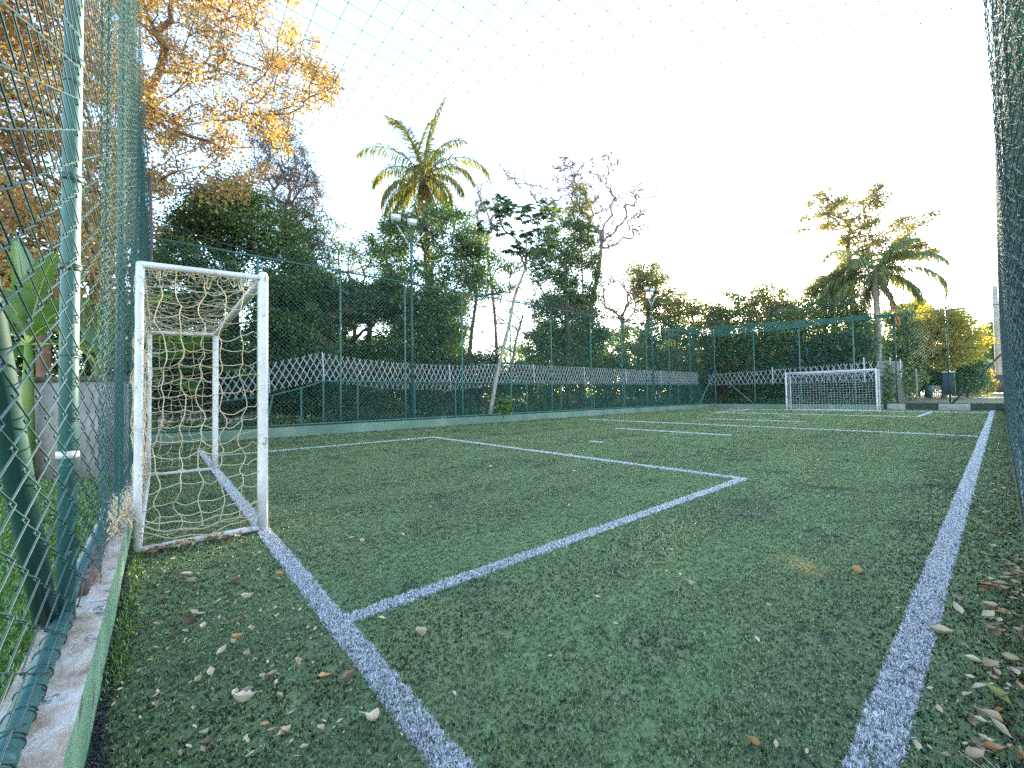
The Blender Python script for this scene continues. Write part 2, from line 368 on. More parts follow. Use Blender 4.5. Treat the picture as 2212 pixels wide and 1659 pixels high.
# lawn outside the left fence
n = 90000; x = rng.uniform(-9, 0.2, n); y = -1.04-rng.uniform(0, 1, n)**1.3*4
b = MB(); blades(b, x, y, rng.uniform(.02, .06, n), .006+.0012*np.hypot(x, y), z=0.0); tag(b.build('lawn_grass', M['lawn_blade']), 'bright green lawn grass outside the left fence', 'grass', None, 'stuff')

# ------------------------------------------------------------------ low walls round the pitch
def wobble_wall(name, x0, y0, x1, y1, z1, mat_face, mat_top, label, cat='wall', along='x', amp=.0018):
    """a low wall: rendered faces and a top slab with an uneven broken edge"""
    root = empty(name, ((x0+x1)/2, (y0+y1)/2, 0), label, cat)
    k = int(max(x1-x0, y1-y0)/.06)+2; t = np.linspace(0, 1, k)
    sm = np.convolve(rng.normal(0, 1, k+8), np.ones(9)/3, 'valid')[:k]*amp; sm2 = np.convolve(rng.normal(0, 1, k+8), np.ones(9)/3, 'valid')[:k]*amp
    def prof(ya, yb, za, zb):   # four corners along the length
        out = []
        for (s, z) in ((ya, za), (yb, za), (yb, zb), (ya, zb)):
            if along == 'x': out.append(np.stack([x0+t*(x1-x0), (y0 if s == 0 else y1)+(sm if s == 0 else sm2), np.full(k, z)+(sm2*.6 if z == zb else 0)], 1))
            else: out.append(np.stack([(x0 if s == 0 else x1)+(sm if s == 0 else sm2), y0+t*(y1-y0), np.full(k, z)+(sm2*.6 if z == zb else 0)], 1))
        return out
    p = prof(0, 1, -.05, z1)
    b = MB(); b.grid(np.stack([p[0], p[3]], 1)); b.grid(np.stack([p[1], p[2]], 1)); b.add([p[0][0], p[1][0], p[2][0], p[3][0], p[0][-1], p[1][-1], p[2][-1], p[3][-1]], [(0,1,2,3),(4,5,6,7)])
    b.build('face', mat_face, root)
    b = MB(); m = .5*(p[3]+p[2])+np.array([0, 0, .012]); b.grid(np.stack([p[3], m, p[2]], 1)); b.build('top', mat_top, root)
    return root
wobble_wall('low_wall', -13.32, -1.02, .62, -.85, .262, M['curb_green'], M['curb_top'], 'low wall with green painted side and bare chipped top behind the near goal')
wobble_wall('low_wall', -13.42, -.84, -13.2, 30.3, .30, M['curb_far'], M['curb_far'], 'long low pale green wall along the far left side of the pitch', along='y')
wobble_wall('low_wall', -13.2, 30.3, -4.0, 30.5, .28, M['curb_far'], M['curb_far'], 'low pale green wall behind the far goal')
wobble_wall('low_wall', -3.98, 30.3, .62, 30.46, .33, M['dark_concrete'], M['dark_concrete'], 'dark low wall at the far end right of the far goal')
wobble_wall('low_wall', .375, -.84, .52, 30.28, .16, M['dark_concrete'], M['curb_top'], 'low concrete edging under the right hand net', along='y')
for i, (xa, xb) in enumerate(((-3.85, -3.10), (-1.85, -.72))):
    b = MB(); b.box((xa, 30.20, 0), (xb, 30.54, .345)); o = b.build('concrete_block', M['block'], bevel=.03)
    tag(o, ['small pale concrete block at the foot of the fence nearer the far goal', 'long pale concrete block under the braced post at the far end'][i], 'block')

# ------------------------------------------------------------------ chain link fences
def pipe(name, a, b_, r, mat, parent, n=14, collars=0):
    a = np.array(a, float); b_ = np.array(b_, float); m = MB()
    pts = [a+(b_-a)*t for t in (0, .25, .5, .75, 1)]
    m.tube(pts, r, n)
    for i in range(collars):
        c = a+(b_-a)*(i+1)/(collars+1); d = (b_-a)/np.linalg.norm(b_-a)
        m.tube([c-d*.02, c+d*.02], r*1.12, n)
    return m.build(name, mat, parent, smooth=True)
def zigzag(mb, x0, x1, z0, z1, p, r, n, f, weave=.003):
    """woven chain link wires between x0..x1; f maps (s, off, z) to the world"""
    k = int((x1-x0)/p)+1; m = int((z1-z0)/(p/2))
    for i in range(k):
        j = np.arange(m+1); s = x0+i*p+np.where((j+i) % 2 == 0, -.5, .5)*p*1.02; z = z0+j*p/2
        off = np.where((j+i) % 2 == 0, weave, -weave)
        P = f(np.clip(s, x0, x1), off, z)
        mb.segs(P[:-1], P[1:], r, n=n)
def diagonals(mb, s0, s1, z0, z1, p, r, f, n=3):
    """the same mesh far away: long straight diagonal wires, clipped to the panel"""
    H = z1-z0
    for sg in (1, -1):
        c = np.arange(s0-H, s1+H, p)
        a0 = c; a1 = c+sg*H    # s at z0 and z1
        A = []; B = []
        for u0, u1 in zip(a0, a1):
            ts = [0., 1.]
            lo, hi = (s0-u0)/(u1-u0), (s1-u0)/(u1-u0)
            if lo > hi: lo, hi = hi, lo
            t0, t1 = max(0, lo), min(1, hi)
            if t1-t0 < 1e-3: continue
            A.append((u0+(u1-u0)*t0, z0+H*t0)); B.append((u0+(u1-u0)*t1, z0+H*t1))
        A = np.array(A); B = np.array(B)
        mb.segs(f(A[:, 0], sg*.002, A[:, 1]), f(B[:, 0], sg*.002, B[:, 1]), r, n=n)

# near fence, on the wall behind the near goal
FY = -.955
nf = empty('chain_link_fence', (-6, FY, .27), 'tall green chain link fence close by on the left, standing on the chipped wall', 'fence')
for i, x in enumerate((-2.10, -4.75, -7.3, -9.8, -11.6, -13.2)):
    po = pipe('post', (x, FY, .27), (x, FY, 5.2), .028 if i == 0 else .03, M['green_paint'], nf)
    if i == 0:
        for z in (.92, 1.66, 2.02, 2.5): b = MB(); b.tube([(x, FY, z-.012), (x, FY, z+.012)], .0335, 16); b.build('band', M['razor'] if z < 1 else M['wire'], po, smooth=True)
pipe('post', (.3, FY, .27), (.3, FY, 5.2), .03, M['green_paint'], nf)
pipe('bottom_rail', (.45, -.957, .292), (-2.06, -.957, .296), .029, M['green_paint'], nf, collars=2)
pipe('bottom_rail', (-2.14, -.965, .31), (-13.2, -.965, .31), .024, M['green_paint'], nf)
pipe('top_rail', (.45, FY, 5.2), (-13.2, FY, 5.2), .026, M['green_paint'], nf)
pipe('brace', (-2.06, -1.0, .31), (-1.02, -1.035, 1.97), .034, M['dark_green'], nf)
b = MB()
def nfmap(s, off, z):
    bulge = .012*np.sin(s*2.1+z*1.3)
    return np.stack([s, FY+.033+off+bulge, z], 1)
zigzag(b, -3.24, .45, .33, 3.5, .125, .0024, 5, nfmap, .005)
zigzag(b, -13.2, -3.24, .33, 5.2, .125, .0021, 3, nfmap, .004)
b.build('wire_mesh', M['wire'], nf, smooth=True)
for x in list(np.arange(-2.0, .4, .115)):
    th = np.linspace(0, 2*math.pi*1.15, 16)+rng.uniform(0, 6)
    b = MB(); b.tube(np.stack([x+np.linspace(0, .02, 16)+.01*np.sin(th), -.957+.032*np.cos(th), .294+.032*np.sin(th)], 1), .0019, 5); b.build('tie_wire', M['wire'], nf, smooth=True)
for z in (.55, .8, 1.05, 1.3, 1.66, 2.0, 2.4):
    th = np.linspace(0, 2*math.pi*1.2, 16)
    b = MB(); b.tube(np.stack([-2.10+.033*np.cos(th), FY+.033*np.sin(th)+.004, z+np.linspace(0, .012, 16)], 1), .0019, 5); b.build('tie_wire', M['wire'], nf, smooth=True)
# corroded roll of mesh on the wall top
b = MB(); xs = np.arange(-2.35, -4.1, -.025)
pts = np.stack([xs, -.935+.008*np.sin(xs*9), .30+.004*np.sin(xs*17)], 1)
b.tube(pts, .026+.006*np.sin(xs*61)+rng.normal(0, .002, len(xs)), 10)
o = b.build('mesh_roll', M['rusty_roll'], smooth=True)
for x in np.arange(-2.4, -4.0, -.07):
    pass
tag(o, 'rusty rolled edge of old mesh lying along the chipped wall top', 'roll')

# green curtain net hung in front of the near fence
def curtain(x):   # folds across the curtain
    fold = .035*np.sin(x*5.2)+.02*np.sin(x*13.7+1)+.012*np.sin(x*31)
    g = np.exp(-((x+5.3)/.35)**2)*.03*np.sin(x*60)+np.exp(-((x+2.6)/.25)**2)*.02*np.sin(x*50)
    return fold+g
def curtain_net(x0, x1, z0, z1, cell, r, fy, name, mat, label, ax='x', n=3, taper=None):
    ns = int(abs(x1-x0)/cell); nz = int((z1-z0)/(cell/2))
    b = MB()
    s = np.linspace(x0, x1, ns+1); j = np.arange(nz+1)
    for i in range(ns+1):
        ss = s[i]+np.where((j+i) % 2 == 0, -.5, .5)*cell+rng.normal(0, cell*.12, nz+1)
        z = z0+j*cell/2+rng.normal(0, cell*.06, nz+1)
        off = fy(ss, z)
        P = np.stack([ss, off, z], 1) if ax == 'x' else np.stack([off, ss, z], 1)
        b.segs(P[:-1], P[1:], r, n=n)
    return tag(b.build(name, mat), label, 'net')
curtain_net(-2.25, -13.1, .34, 5.15, .048, .0013, lambda x, z: -.885+curtain(x)*(.45+.12*z)*.75, 'hanging_net', M['net_green'],
            'fine green curtain net hanging in folds along the fence left of the near goal')
# dark border rope of that net
b = MB(); z = np.linspace(2.1, 5.2, 30); b.tube(np.stack([-9.6+.02*np.sin(z*3), -.83+.015*np.sin(z*2), z], 1), .022, 8)
tag(b.build('rope', M['lamp_black'], smooth=True), 'thick dark rope hanging down the edge of the green curtain net', 'rope')
# crumpled end of the net on the wall behind the goal
b = MB()
for i in range(46):
    c = np.array([rng.uniform(-4.3, -3.2), -.89+rng.normal(0, .02), .30]); a = rng.uniform(0, 6.28); L = rng.uniform(.06, .22); t = np.linspace(0, 1, 10)
    P = np.stack([c[0]+np.cos(a)*L*t+.02*np.sin(t*9+i), c[1]+.25*np.sin(a)*L*t+.02*np.cos(t*7+i*2), c[2]+.13*np.abs(np.sin(t*3.1))*rng.uniform(.2, 1.3)+0*t], 1)
    b.tube(P, .0035, 5)
tag(b.build('net_heap', M['goal_net'], smooth=True), 'tangled heap of pale net ends on the wall behind the near goal', 'net')

# long fence on the far left side
PYS = (-.95, 1.42, 3.70, 5.92, 8.32, 10.8, 13.3, 16.2, 18.9, 21.4, 24.0, 26.75)
FX = -13.30
lf = empty('chain_link_fence', (FX, 14, .3), 'long tall green chain link fence along the left side of the pitch', 'fence')
for y in PYS: pipe('post', (FX, y, .29), (FX, y, 5.2), .03, M['green_post'], lf, 8)
pipe('top_rail', (FX, -.95, 5.2), (FX, 30.35, 5.2), .028, M['green_post'], lf, 8)
pipe('bottom_rail', (FX, -.95, .36), (FX, 30.35, .36), .026, M['green_post'], lf, 8)
b = MB(); diagonals(b, -.95, 30.35, .36, 5.2, .124, .0042, lambda s, off, z: np.stack([np.full(np.shape(s), FX+.03)+off, s, z], 1))
b.build('wire_mesh', M['thin_wire'], lf)
# end fence behind the far goal
EY = 30.38
ef = empty('chain_link_fence', (-6, EY, .3), 'tall green chain link fence behind the far goal with slanting braces', 'fence')
for x in (-13.25, -10.6, -7.94, -5.24, -3.42, -1.42, .47): pipe('post', (x, EY, .28), (x, EY, 5.2), .035, M['green_post'] if x < -4 else M['dark_green'], ef, 8)
pipe('top_rail', (FX, EY, 5.2), (.5, EY, 5.2), .03, M['green_post'], ef, 8)
pipe('bottom_rail', (FX, EY, .36), (.5, EY, .36), .028, M['dark_green'], ef, 8)
pipe('brace', (-13.2, EY-.05, 2.65), (-10.7, EY-.05, .3), .035, M['green_post'], ef, 8)
pipe('brace', (-1.36, EY-.05, .34), (.45, EY-.05, 2.9), .04, M['dark_green'], ef, 8)
pipe('brace', (-13.24, 30.2, 2.65), (-13.24, 27.8, .3), .035, M['green_post'], ef, 8)
b = MB(); diagonals(b, FX, .5, .36, 5.2, .15, .0048, lambda s, off, z: np.stack([s, np.full(np.shape(s), EY-.03)+off, z], 1))
b.build('wire_mesh', M['thin_wire'], ef)

# right fence and the bunched net on it, grazing the view
rf = empty('chain_link_fence', (.47, 14, .2), 'green chain link fence seen edge on at the right border of the picture', 'fence')
for y in (4.0, 8.4, 12.8, 17.2, 21.6, 26.0): pipe('post', (.47, y, .15), (.47, y, 5.2), .03, M['green_post'], rf, 10)
pipe('top_rail', (.47, -.9, 5.2), (.47, 30.3, 5.2), .026, M['green_post'], rf, 8)
b = MB(); diagonals(b, 1.0, 30.3, .2, 5.2, .09, .003, lambda s, off, z: np.stack([np.full(np.shape(s), .445)+off, s, z], 1))
b.build('wire_mesh', M['thin_wire'], rf)
def rnet(y, z):
    near = np.exp(-((y-2.2)/.9)**2)
    x = .375-.022*np.clip(z, 0, 4)*near-.004*np.clip(z, 0, 5)+.018*np.sin(y*4.3)*(.4+.2*z)*.6+.008*np.sin(y*17+z)
    return np.minimum(x, .43)
curtain_net(1.55, 30.2, .14, 5.15, .085, .0019, rnet, 'hanging_net', M['net_dark'],
            'dark green net hanging in bunched folds down the right border of the picture', ax='y')
def rnet2(y, z): return .40-.008*z+.03*np.sin(y*11)+.01*np.sin(y*29)
curtain_net(1.30, 3.2, .14, 5.15, .06, .0016, rnet2, 'hanging_net', M['net_dark'],
            'second layer of dark net close behind the first at the right border', ax='y')

# overhead net --------------------------------------------------------
b = MB(); c = .27
xs = np.arange(-13.2, .46, c); ys = np.arange(-.9, 30.3, c)
def cz(x, y):
    edge = np.minimum(np.abs(x+13.2), 3.0)
    z = 5.22+.55*np.sin(edge/3*math.pi*.5)*np.exp(-np.maximum(y-14, 0)/9)
    z = z+.22*np.sin(np.clip((np.abs(x)/13.2), 0, 1)*math.pi)*np.cos(y*.45)*np.exp(-np.maximum(18-y, 0)/10)
    f = np.clip((30.3-y)/3, 0, 1)
    return z-.40*np.sin(f*math.pi)
for x in xs:
    yy = np.arange(-.9, 30.4, .6); xx = x+.01*np.sin(yy*3+x); P = np.stack([xx, yy, cz(xx, yy)], 1); b.segs(P[:-1], P[1:], .0036, n=3)
for y in ys:
    xx = np.arange(-13.2, .5, .6); yy = y+.01*np.sin(xx*3+y); P = np.stack([xx, yy, cz(xx, yy)], 1); b.segs(P[:-1], P[1:], .0036, n=3)
kx, ky = np.meshgrid(xs, ys[ys < 16]); kx = kx.ravel(); ky = ky.ravel(); kx2 = kx+.01*np.sin(ky*3+kx); ky2 = ky+.01*np.sin(kx*3+ky)
K = np.stack([kx2, ky2, cz(kx2, ky2)], 1); b.segs(K-[0, 0, .006], K+[0, 0, .006], .0085, .006, n=4, cap=True)
tag(b.build('overhead_net', M['ceiling_net']), 'wide square meshed net stretched overhead above the whole pitch', 'net')
def hem(P00, P10, P11, P01, cell, r, label):   # close meshed green strip sewn along the rail
    A = [np.array(p, float) for p in (P00, P10, P11, P01)]
    nu = int(np.linalg.norm(A[1]-A[0])/cell); nv = max(4, int(np.linalg.norm(A[3]-A[0])/cell)); U = np.linspace(0, 1, nu+1)[:, None, None]; W = np.linspace(0, 1, nv+1)[None, :, None]
    Gd = (1-U)*(1-W)*A[0]+U*(1-W)*A[1]+U*W*A[2]+(1-U)*W*A[3]; Gd[..., 2] += -.07*np.abs(np.sin(U[..., 0]*nu*cell/2.4*math.pi))*(1-W[..., 0]*0)*np.sin(W[..., 0]*math.pi)+rng.normal(0, .006, Gd.shape[:2])
    b = MB(); b.segs(Gd[:-1].reshape(-1, 3), Gd[1:].reshape(-1, 3), r, n=3); b.segs(Gd[:, :-1].reshape(-1, 3), Gd[:, 1:].reshape(-1, 3), r, n=3)
    return tag(b.build('net_hem', M['hem_net']), label, 'net')
M['hem_net'] = surf('hem_net', [(.3, (.05, .17, .13)), (.7, (.09, .25, .19))], 3, .8)
hem((-13.25, 2.0, 5.22), (-13.25, 13.5, 5.22), (-12.3, 13.5, 5.40), (-11.9, 2.0, 5.72), .07, .0035, 'fine green net strip rising inward from the top rail of the left fence')
hem((-13.2, 30.3, 5.20), (-2.0, 30.3, 5.20), (-3.0, 28.6, 5.08), (-12.9, 23.5, 5.10), .13, .0035, 'sagging green net strip along the top of the far fence')
# support cables
def cable(pts, r, label, mat='green_post', name='cable'):
    b = MB(); b.tube(pts, r, 6); return tag(b.build(name, M[mat], smooth=True), label, 'cable')
t = np.linspace(0, 1, 14)[:, None]
cable(np.array([-13.3, -.95, 5.72])*(1-t)+np.array([-13.3, 2.4, 5.23])*t-np.array([0, 0, .10])*np.sin(t*math.pi), .014, 'dark cable sagging from the near corner down to the top rail of the left fence', 'dark_green')
cable(np.array([-1.42, EY, 5.2])*(1-t)+np.array([.47, EY-6, 5.75])*t-np.array([0, 0, .12])*np.sin(t*math.pi), .016, 'cable running from the last far post up to the right hand net')
# debris and leaves caught on the overhead net near the far left corner
b = MB(); n = 1500; y = rng.uniform(12.5, 21, n); x = -13.1+rng.exponential(.30, n)
L = rng.uniform(.05, .22, n)*.6; a = rng.uniform(0, 6.28, n); P = np.stack([x, y, cz(x, y)+rng.uniform(-.25, .03, n)], 1)
b.segs(P, P+np.stack([np.cos(a)*L, np.sin(a)*L, rng.normal(0, .05, n)], 1), .012, .004, n=3)
tag(b.build('leaf_litter', M['bark_gray']), 'dry twigs and leaves caught in the net above the left fence', 'litter', None, 'stuff')

# ------------------------------------------------------------------ boundary fence with its white lattice, outside the left fence
BX = -13.95
bf = empty('boundary_fence', (BX, 14, 0), 'lower green mesh fence just outside the tall left fence', 'fence')
rail = [(BX-.1, .2, 1.02), (BX-.05, 1.9, 1.24), (BX, 2.7, 1.46), (BX, 3.36, 1.69), (BX, 29.8, 1.68)]
for y, zt in ((1.91, 1.24), (2.70, 1.46), (3.36, 1.69), (4.47, 1.69), (6.6, 1.69), (8.4, 1.69), (10.3, 1.69), (12.3, 1.69), (14.6, 1.69), (17.2, 1.69), (20.0, 1.69), (23.0, 1.69), (26.3, 1.69)):
    pipe('post', (BX, y-(.18 if y < 2 else 0), .2), (BX, y, zt), .03, M['green_post'], bf, 8)
b = MB(); b.tube(rail, .024, 8); b.build('rail', M['green_post'], bf, smooth=True)
b = MB(); diagonals(b, 3.36, 29.8, .2, 1.69, .10, .004, lambda s, off, z: np.stack([np.full(np.shape(s), BX-.03)+off, s, z], 1)); b.build('wire_mesh', M['thin_wire'], bf)
def lattice(s, zb, zt, X0, f, p=.21, r=.016):
    """expanded white lattice strip following bottom zb(s) and top zt(s)"""
    b = MB(); A = []; B = []
    s0, s1 = s
    w = .50
    for c in np.arange(s0, s1, p):
        for sg in (1, -1):
            N = 6; ts = np.linspace(0, 1, N+1)
            ss = c+sg*(ts-.5)*w
            ok = (ss >= s0) & (ss <= s1)
            z = zb(ss)*(1-ts)+zt(ss)*ts+.01*np.sin(ss*9)
            P = f(ss, z)
            for i in range(N):
                if ok[i] and ok[i+1]: A.append(P[i]); B.append(P[i+1])
    b.segs(A, B, r, n=4); return b
def zb1(s): return np.interp(s, [.4, 1.9, 3.3, 5.5, 8.5, 11, 30], [.95, 1.38, 1.70, 1.42, 1.38, 1.62, 1.66])
def zt1(s): return np.interp(s, [.4, 1.9, 3.3, 5.5, 8.5, 11, 30], [1.85, 2.25, 2.62, 2.40, 2.38, 2.55, 2.60])
l1 = empty('lattice_barrier', (BX, 12, 1.6), 'pale diamond lattice strip along the top of the boundary fence on the left', 'fence')
b = lattice((.6, 29.6), zb1, zt1, BX, lambda s, z: np.stack([np.full(np.shape(s), BX-.14), s, z], 1), p=.20); b.build('lattice', M['razor'], l1)
for y in (1.85, 3.42, 8.25, 12.9, 16.6, 20.4, 24.3): pipe('post', (BX-.1, y, float(zb1(y))-.05), (BX-.1, y-.06, float(zt1(y))+.03), .022, M['white_paint'], l1, 8)
l2 = empty('lattice_barrier', (-8, 32, 1.8), 'pale diamond lattice strip beyond the far fence, behind the far goal', 'fence')
b = lattice((-14.5, -4.3), lambda s: 1.66+0*s, lambda s: 2.55+.03*(s+14), 0, lambda s, z: np.stack([s, np.full(np.shape(s), 32.), z], 1), p=.30, r=.021); b.build('lattice', M['razor'], l2)
for x in (-10.0, -5.05): pipe('post', (x, 31.95, 1.6), (x, 31.95, 3.1 if x > -8 else 2.8), .03, M['white_paint'], l2, 8)
l3 = empty('lattice_barrier', (-3.8, 36, 1.8), 'pale lattice strip on top of the dark slatted fence right of the far goal', 'fence')
p0, p1 = np.array([-4.45, 31.9]), np.array([-4.1, 41.])
def l3map(s, z): return np.stack([p0[0]+(p1[0]-p0[0])*s/9, p0[1]+(p1[1]-p0[1])*s/9, z], 1)
b = lattice((0, 9), lambda s: 1.95+.03*s, lambda s: 2.85+.035*s, 0, l3map, p=.3, r=.018); b.build('lattice', M['block'], l3)
for s in (3.2, 6.4): q = l3map(np.array([s]), np.array([0.]))[0]; pipe('post', (q[0]+.05, q[1], 1.9), (q[0]+.05, q[1], 3.2), .03, M['white_paint'], l3, 8)
b = MB()
for i in range(60):
    q = p0+(p1-p0)*i/60.; q2 = p0+(p1-p0)*(i+.9)/60.
    b.add([(q[0], q[1], .2), (q2[0], q2[1], .2), (q2[0], q2[1], 2.0+.005*i), (q[0], q[1], 2.0+.005*i), (q[0]-.04, q[1], .2), (q2[0]-.04, q2[1], .2), (q2[0]-.04, q2[1], 2.0+.005*i), (q[0]-.04, q[1], 2.0+.005*i)], [(0,1,2,3),(7,6,5,4),(3,2,6,7),(0,3,7,4),(1,5,6,2)])
tag(b.build('slatted_fence', M['slat']), 'dark weathered slatted fence running away to the right of the far goal', 'fence')

# ------------------------------------------------------------------ goals
def netpanel(mb, P00, P10, P11, P01, nu, nv, r, push=(0, 0, 0), jit=.012, sag=.02, seed=0, dbl=4):
    """a square meshed net between four corners, pushed out in the middle, every cord hanging a little"""
    R2 = np.random.default_rng(seed)
    U = np.linspace(0, 1, nu*dbl+1); W = np.linspace(0, 1, nv*dbl+1)
    G = np.zeros((len(U), len(W), 3))
    for i, u in enumerate(U):
        for j, w in enumerate(W):
            G[i, j] = (1-u)*(1-w)*P00+u*(1-w)*P10+u*w*P11+(1-u)*w*P01+np.array(push)*math.sin(math.pi*u)*math.sin(math.pi*w)**.7
    J = R2.normal(0, jit*2.0, G.shape)
    for k in range(7): J[1:-1, 1:-1] = (J[:-2, 1:-1]+J[2:, 1:-1]+J[1:-1, :-2]+J[1:-1, 2:]+J[1:-1, 1:-1])/4.15
    J[0] = 0; J[-1] = 0; J[:, 0] = 0; J[:, -1] = 0
    G = G+J
    for i in range(0, len(U), dbl): mb.segs(G[i, :-1], G[i, 1:], r, n=4)
    for j in range(0, len(W), dbl):
        L = G[:, j].copy(); L[:, 2] -= sag*np.sin(np.arange(len(L))%dbl/dbl*math.pi)*.6; mb.segs(L[:-1], L[1:], r, n=4)
def make_goal(name, x0, x1, ysgn, y, label, cell, netr, netmat, seed, dim=1.0, sag=.03):
    root = empty(name, ((x0+x1)/2, y, 0), label, 'goal')
    r = .039; D = -.80*ysgn; rb = .025
    for x in (x0, x1):
        b = MB(); b.tube([(x, y, 0), (x, y, .5), (x, y, 1.2), (x, y, GH+.0), (x, y, GH+.03)], [r, r, r, r, r*.7], 16); b.build('post', M['goal_white'], root, smooth=True)
        pipe('back_post', (x, y+D, .02), (x, y+D, GH-.04), rb, M['goal_white'], root, 12)
        pipe('roof_bar', (x, y+D*.03, GH-.02), (x, y+D, GH-.05), rb, M['goal_white'], root, 12)
        pipe('ground_bar', (x, y+D*.03, .03), (x, y+D, .03), rb, M['goal_white'], root, 12)
    pipe('crossbar', (x0, y, GH-.02), (x1, y, GH-.02), r, M['goal_white'], root, 16)
    pipe('back_bar', (x0, y+D, GH-.05), (x1, y+D, GH-.05), rb*.9, M['goal_white'], root, 12)
    pipe('back_bar', (x0, y+D, .03), (x1, y+D, .03), rb*.9, M['goal_white'], root, 12)
    b = MB(); A = np.array
    f0 = y+D*.05; bk = y+D*1.02; k = int(round(2.15/cell)); w = int(round((x1-x0)/cell)); d = max(3, int(round(.8/cell)))
    for i, x in enumerate((x0, x1)):
        netpanel(b, A([x, bk, .12]), A([x, f0, .15]), A([x, f0, GH-.04]), A([x, bk, GH-.07]), d, k, netr, (-.05 if i == 0 else .03, 0, -.03), .016*dim, sag, seed+i)
    netpanel(b, A([x0, bk, .06]), A([x1, bk, .06]), A([x1, bk, GH-.07]), A([x0, bk, GH-.07]), w, k, netr, (0, D*.06, 0), .012*dim, sag*.7, seed+3)
    netpanel(b, A([x0, f0, GH-.04]), A([x1, f0, GH-.04]), A([x1, bk, GH-.07]), A([x0, bk, GH-.07]), w, d*2, netr*.8, (0, 0, -.10), .012*dim, sag*.5, seed+4)
    b.build('net', netmat, root)
    return root
ng = make_goal('goal', GC-GW/2, GC+GW/2, 1, 0.0, 'near white goal with cream net on the left of the pitch', .13, .0031, M['goal_net'], 3)
fg = make_goal('goal', GC-GW/2, GC+GW/2, -1, LEN, 'far white goal with pale net at the other end of the pitch', .14, .0052, M['far_net'], 11, .8, .015)
# loose net hanging at the near goal's back: bundle tied over the crossbar corner
b = MB()
for i in range(16):
    t = np.linspace(0, 1, 8); x = GC+GW/2-.02-rng.uniform(0, .05); y0 = -.05-i*.045
    b.tube(np.stack([x+.02*np.sin(t*6+i), y0-.03*np.sin(t*3+i), GH-.03-.12*np.sin(t*math.pi)*rng.uniform(.3, 1.2)], 1), .004, 5)
b.build('net_lashing', M['goal_net'], ng)
b = MB()  # slack hem of the side net near the ground
for i in range(3):
    t = np.linspace(0, 1, 16); b.tube(np.stack([GC+GW/2+.02+.03*np.sin(t*5+i), -.80+.78*t, .16+.05*i-.09*np.sin(t*math.pi)+.012*np.sin(t*20+i)], 1), .0045, 5)
b.build('net_hem', M['goal_net'], ng)

# ------------------------------------------------------------------ floodlight masts
def floodlight(parent, c, yaw, tilt, s=1.0):
    """housing with fins, bezel and lens, on a yoke"""
    R = Matrix.Rotation(yaw, 3, 'Z') @ Matrix.Rotation(tilt, 3, 'Y')   # faces +X, tilted down
    def tr(V): return np.array([list(R @ Vector(p)) for p in V])*s+np.array(c)
    b = MB(); B = MB(); B.box((-.05, -.20, -.14), (.03, .20, .14)); B.box((-.10, -.12, -.09), (-.05, .12, .09))
    for k in range(6): B.box((-.13, -.11+k*.042, -.08), (-.10, -.10+k*.042, .08))
    B.box((.03, -.215, -.155), (.045, .215, -.125)); B.box((.03, -.215, .125), (.045, .215, .155)); B.box((.03, -.215, -.125), (.045, -.185, .125)); B.box((.03, .185, -.125), (.045, .215, .125))
    b.add(tr(np.concatenate(B.v)), np.concatenate(B.q))
    h = b.build('floodlight', M['lamp_black'], parent)
    L = MB(); L.box((.031, -.184, -.124), (.038, .184, .124)); l = MB(); l.add(tr(np.concatenate(L.v)), np.concatenate(L.q)); l.build('lens', M['lamp_lens'], h)
    y = MB(); y.segs(tr([(-.02, -.22, 0), (-.02, .22, 0), (-.02, -.22, -.20)]), tr([(-.02, -.22, -.20), (-.02, .22, -.20), (-.02, .22, -.20)]), .012*s, n=6); y.build('yoke', M['lamp_black'], h)
def mast(X, Y, H, label, r):
    root = empty('floodlight_mast', (X, Y, 0), label, 'light pole')
    b = MB(); b.tube([(X, Y, .0), (X, Y, H*.55), (X, Y, H)], [r*1.15, r, r*.8], 12); b.build('pole', M['green_paint'], root, smooth=True)
    pipe('crossarm', (X, Y-.78, H), (X, Y+.78, H), r*.55, M['green_paint'], root, 8)
    for s in (-1, 1): pipe('strut', (X, Y+.0, H-.75), (X, Y+s*.55, H-.02), r*.35, M['white_paint'], root, 8)
    floodlight(root, (X+.05, Y-.62, H+.24), -.35, .5); floodlight(root, (X+.05, Y+.02, H+.24), -.35, .5); floodlight(root, (X-.05, Y+.66, H+.20), 1.9, .5, .8)
mast(-13.62, 6.35, 7.35, 'green floodlight mast by the left fence, the nearer of the two masts', .045)
mast(-13.62, 22.6, 7.3, 'far floodlight mast by the left fence, faint against the trees', .05)

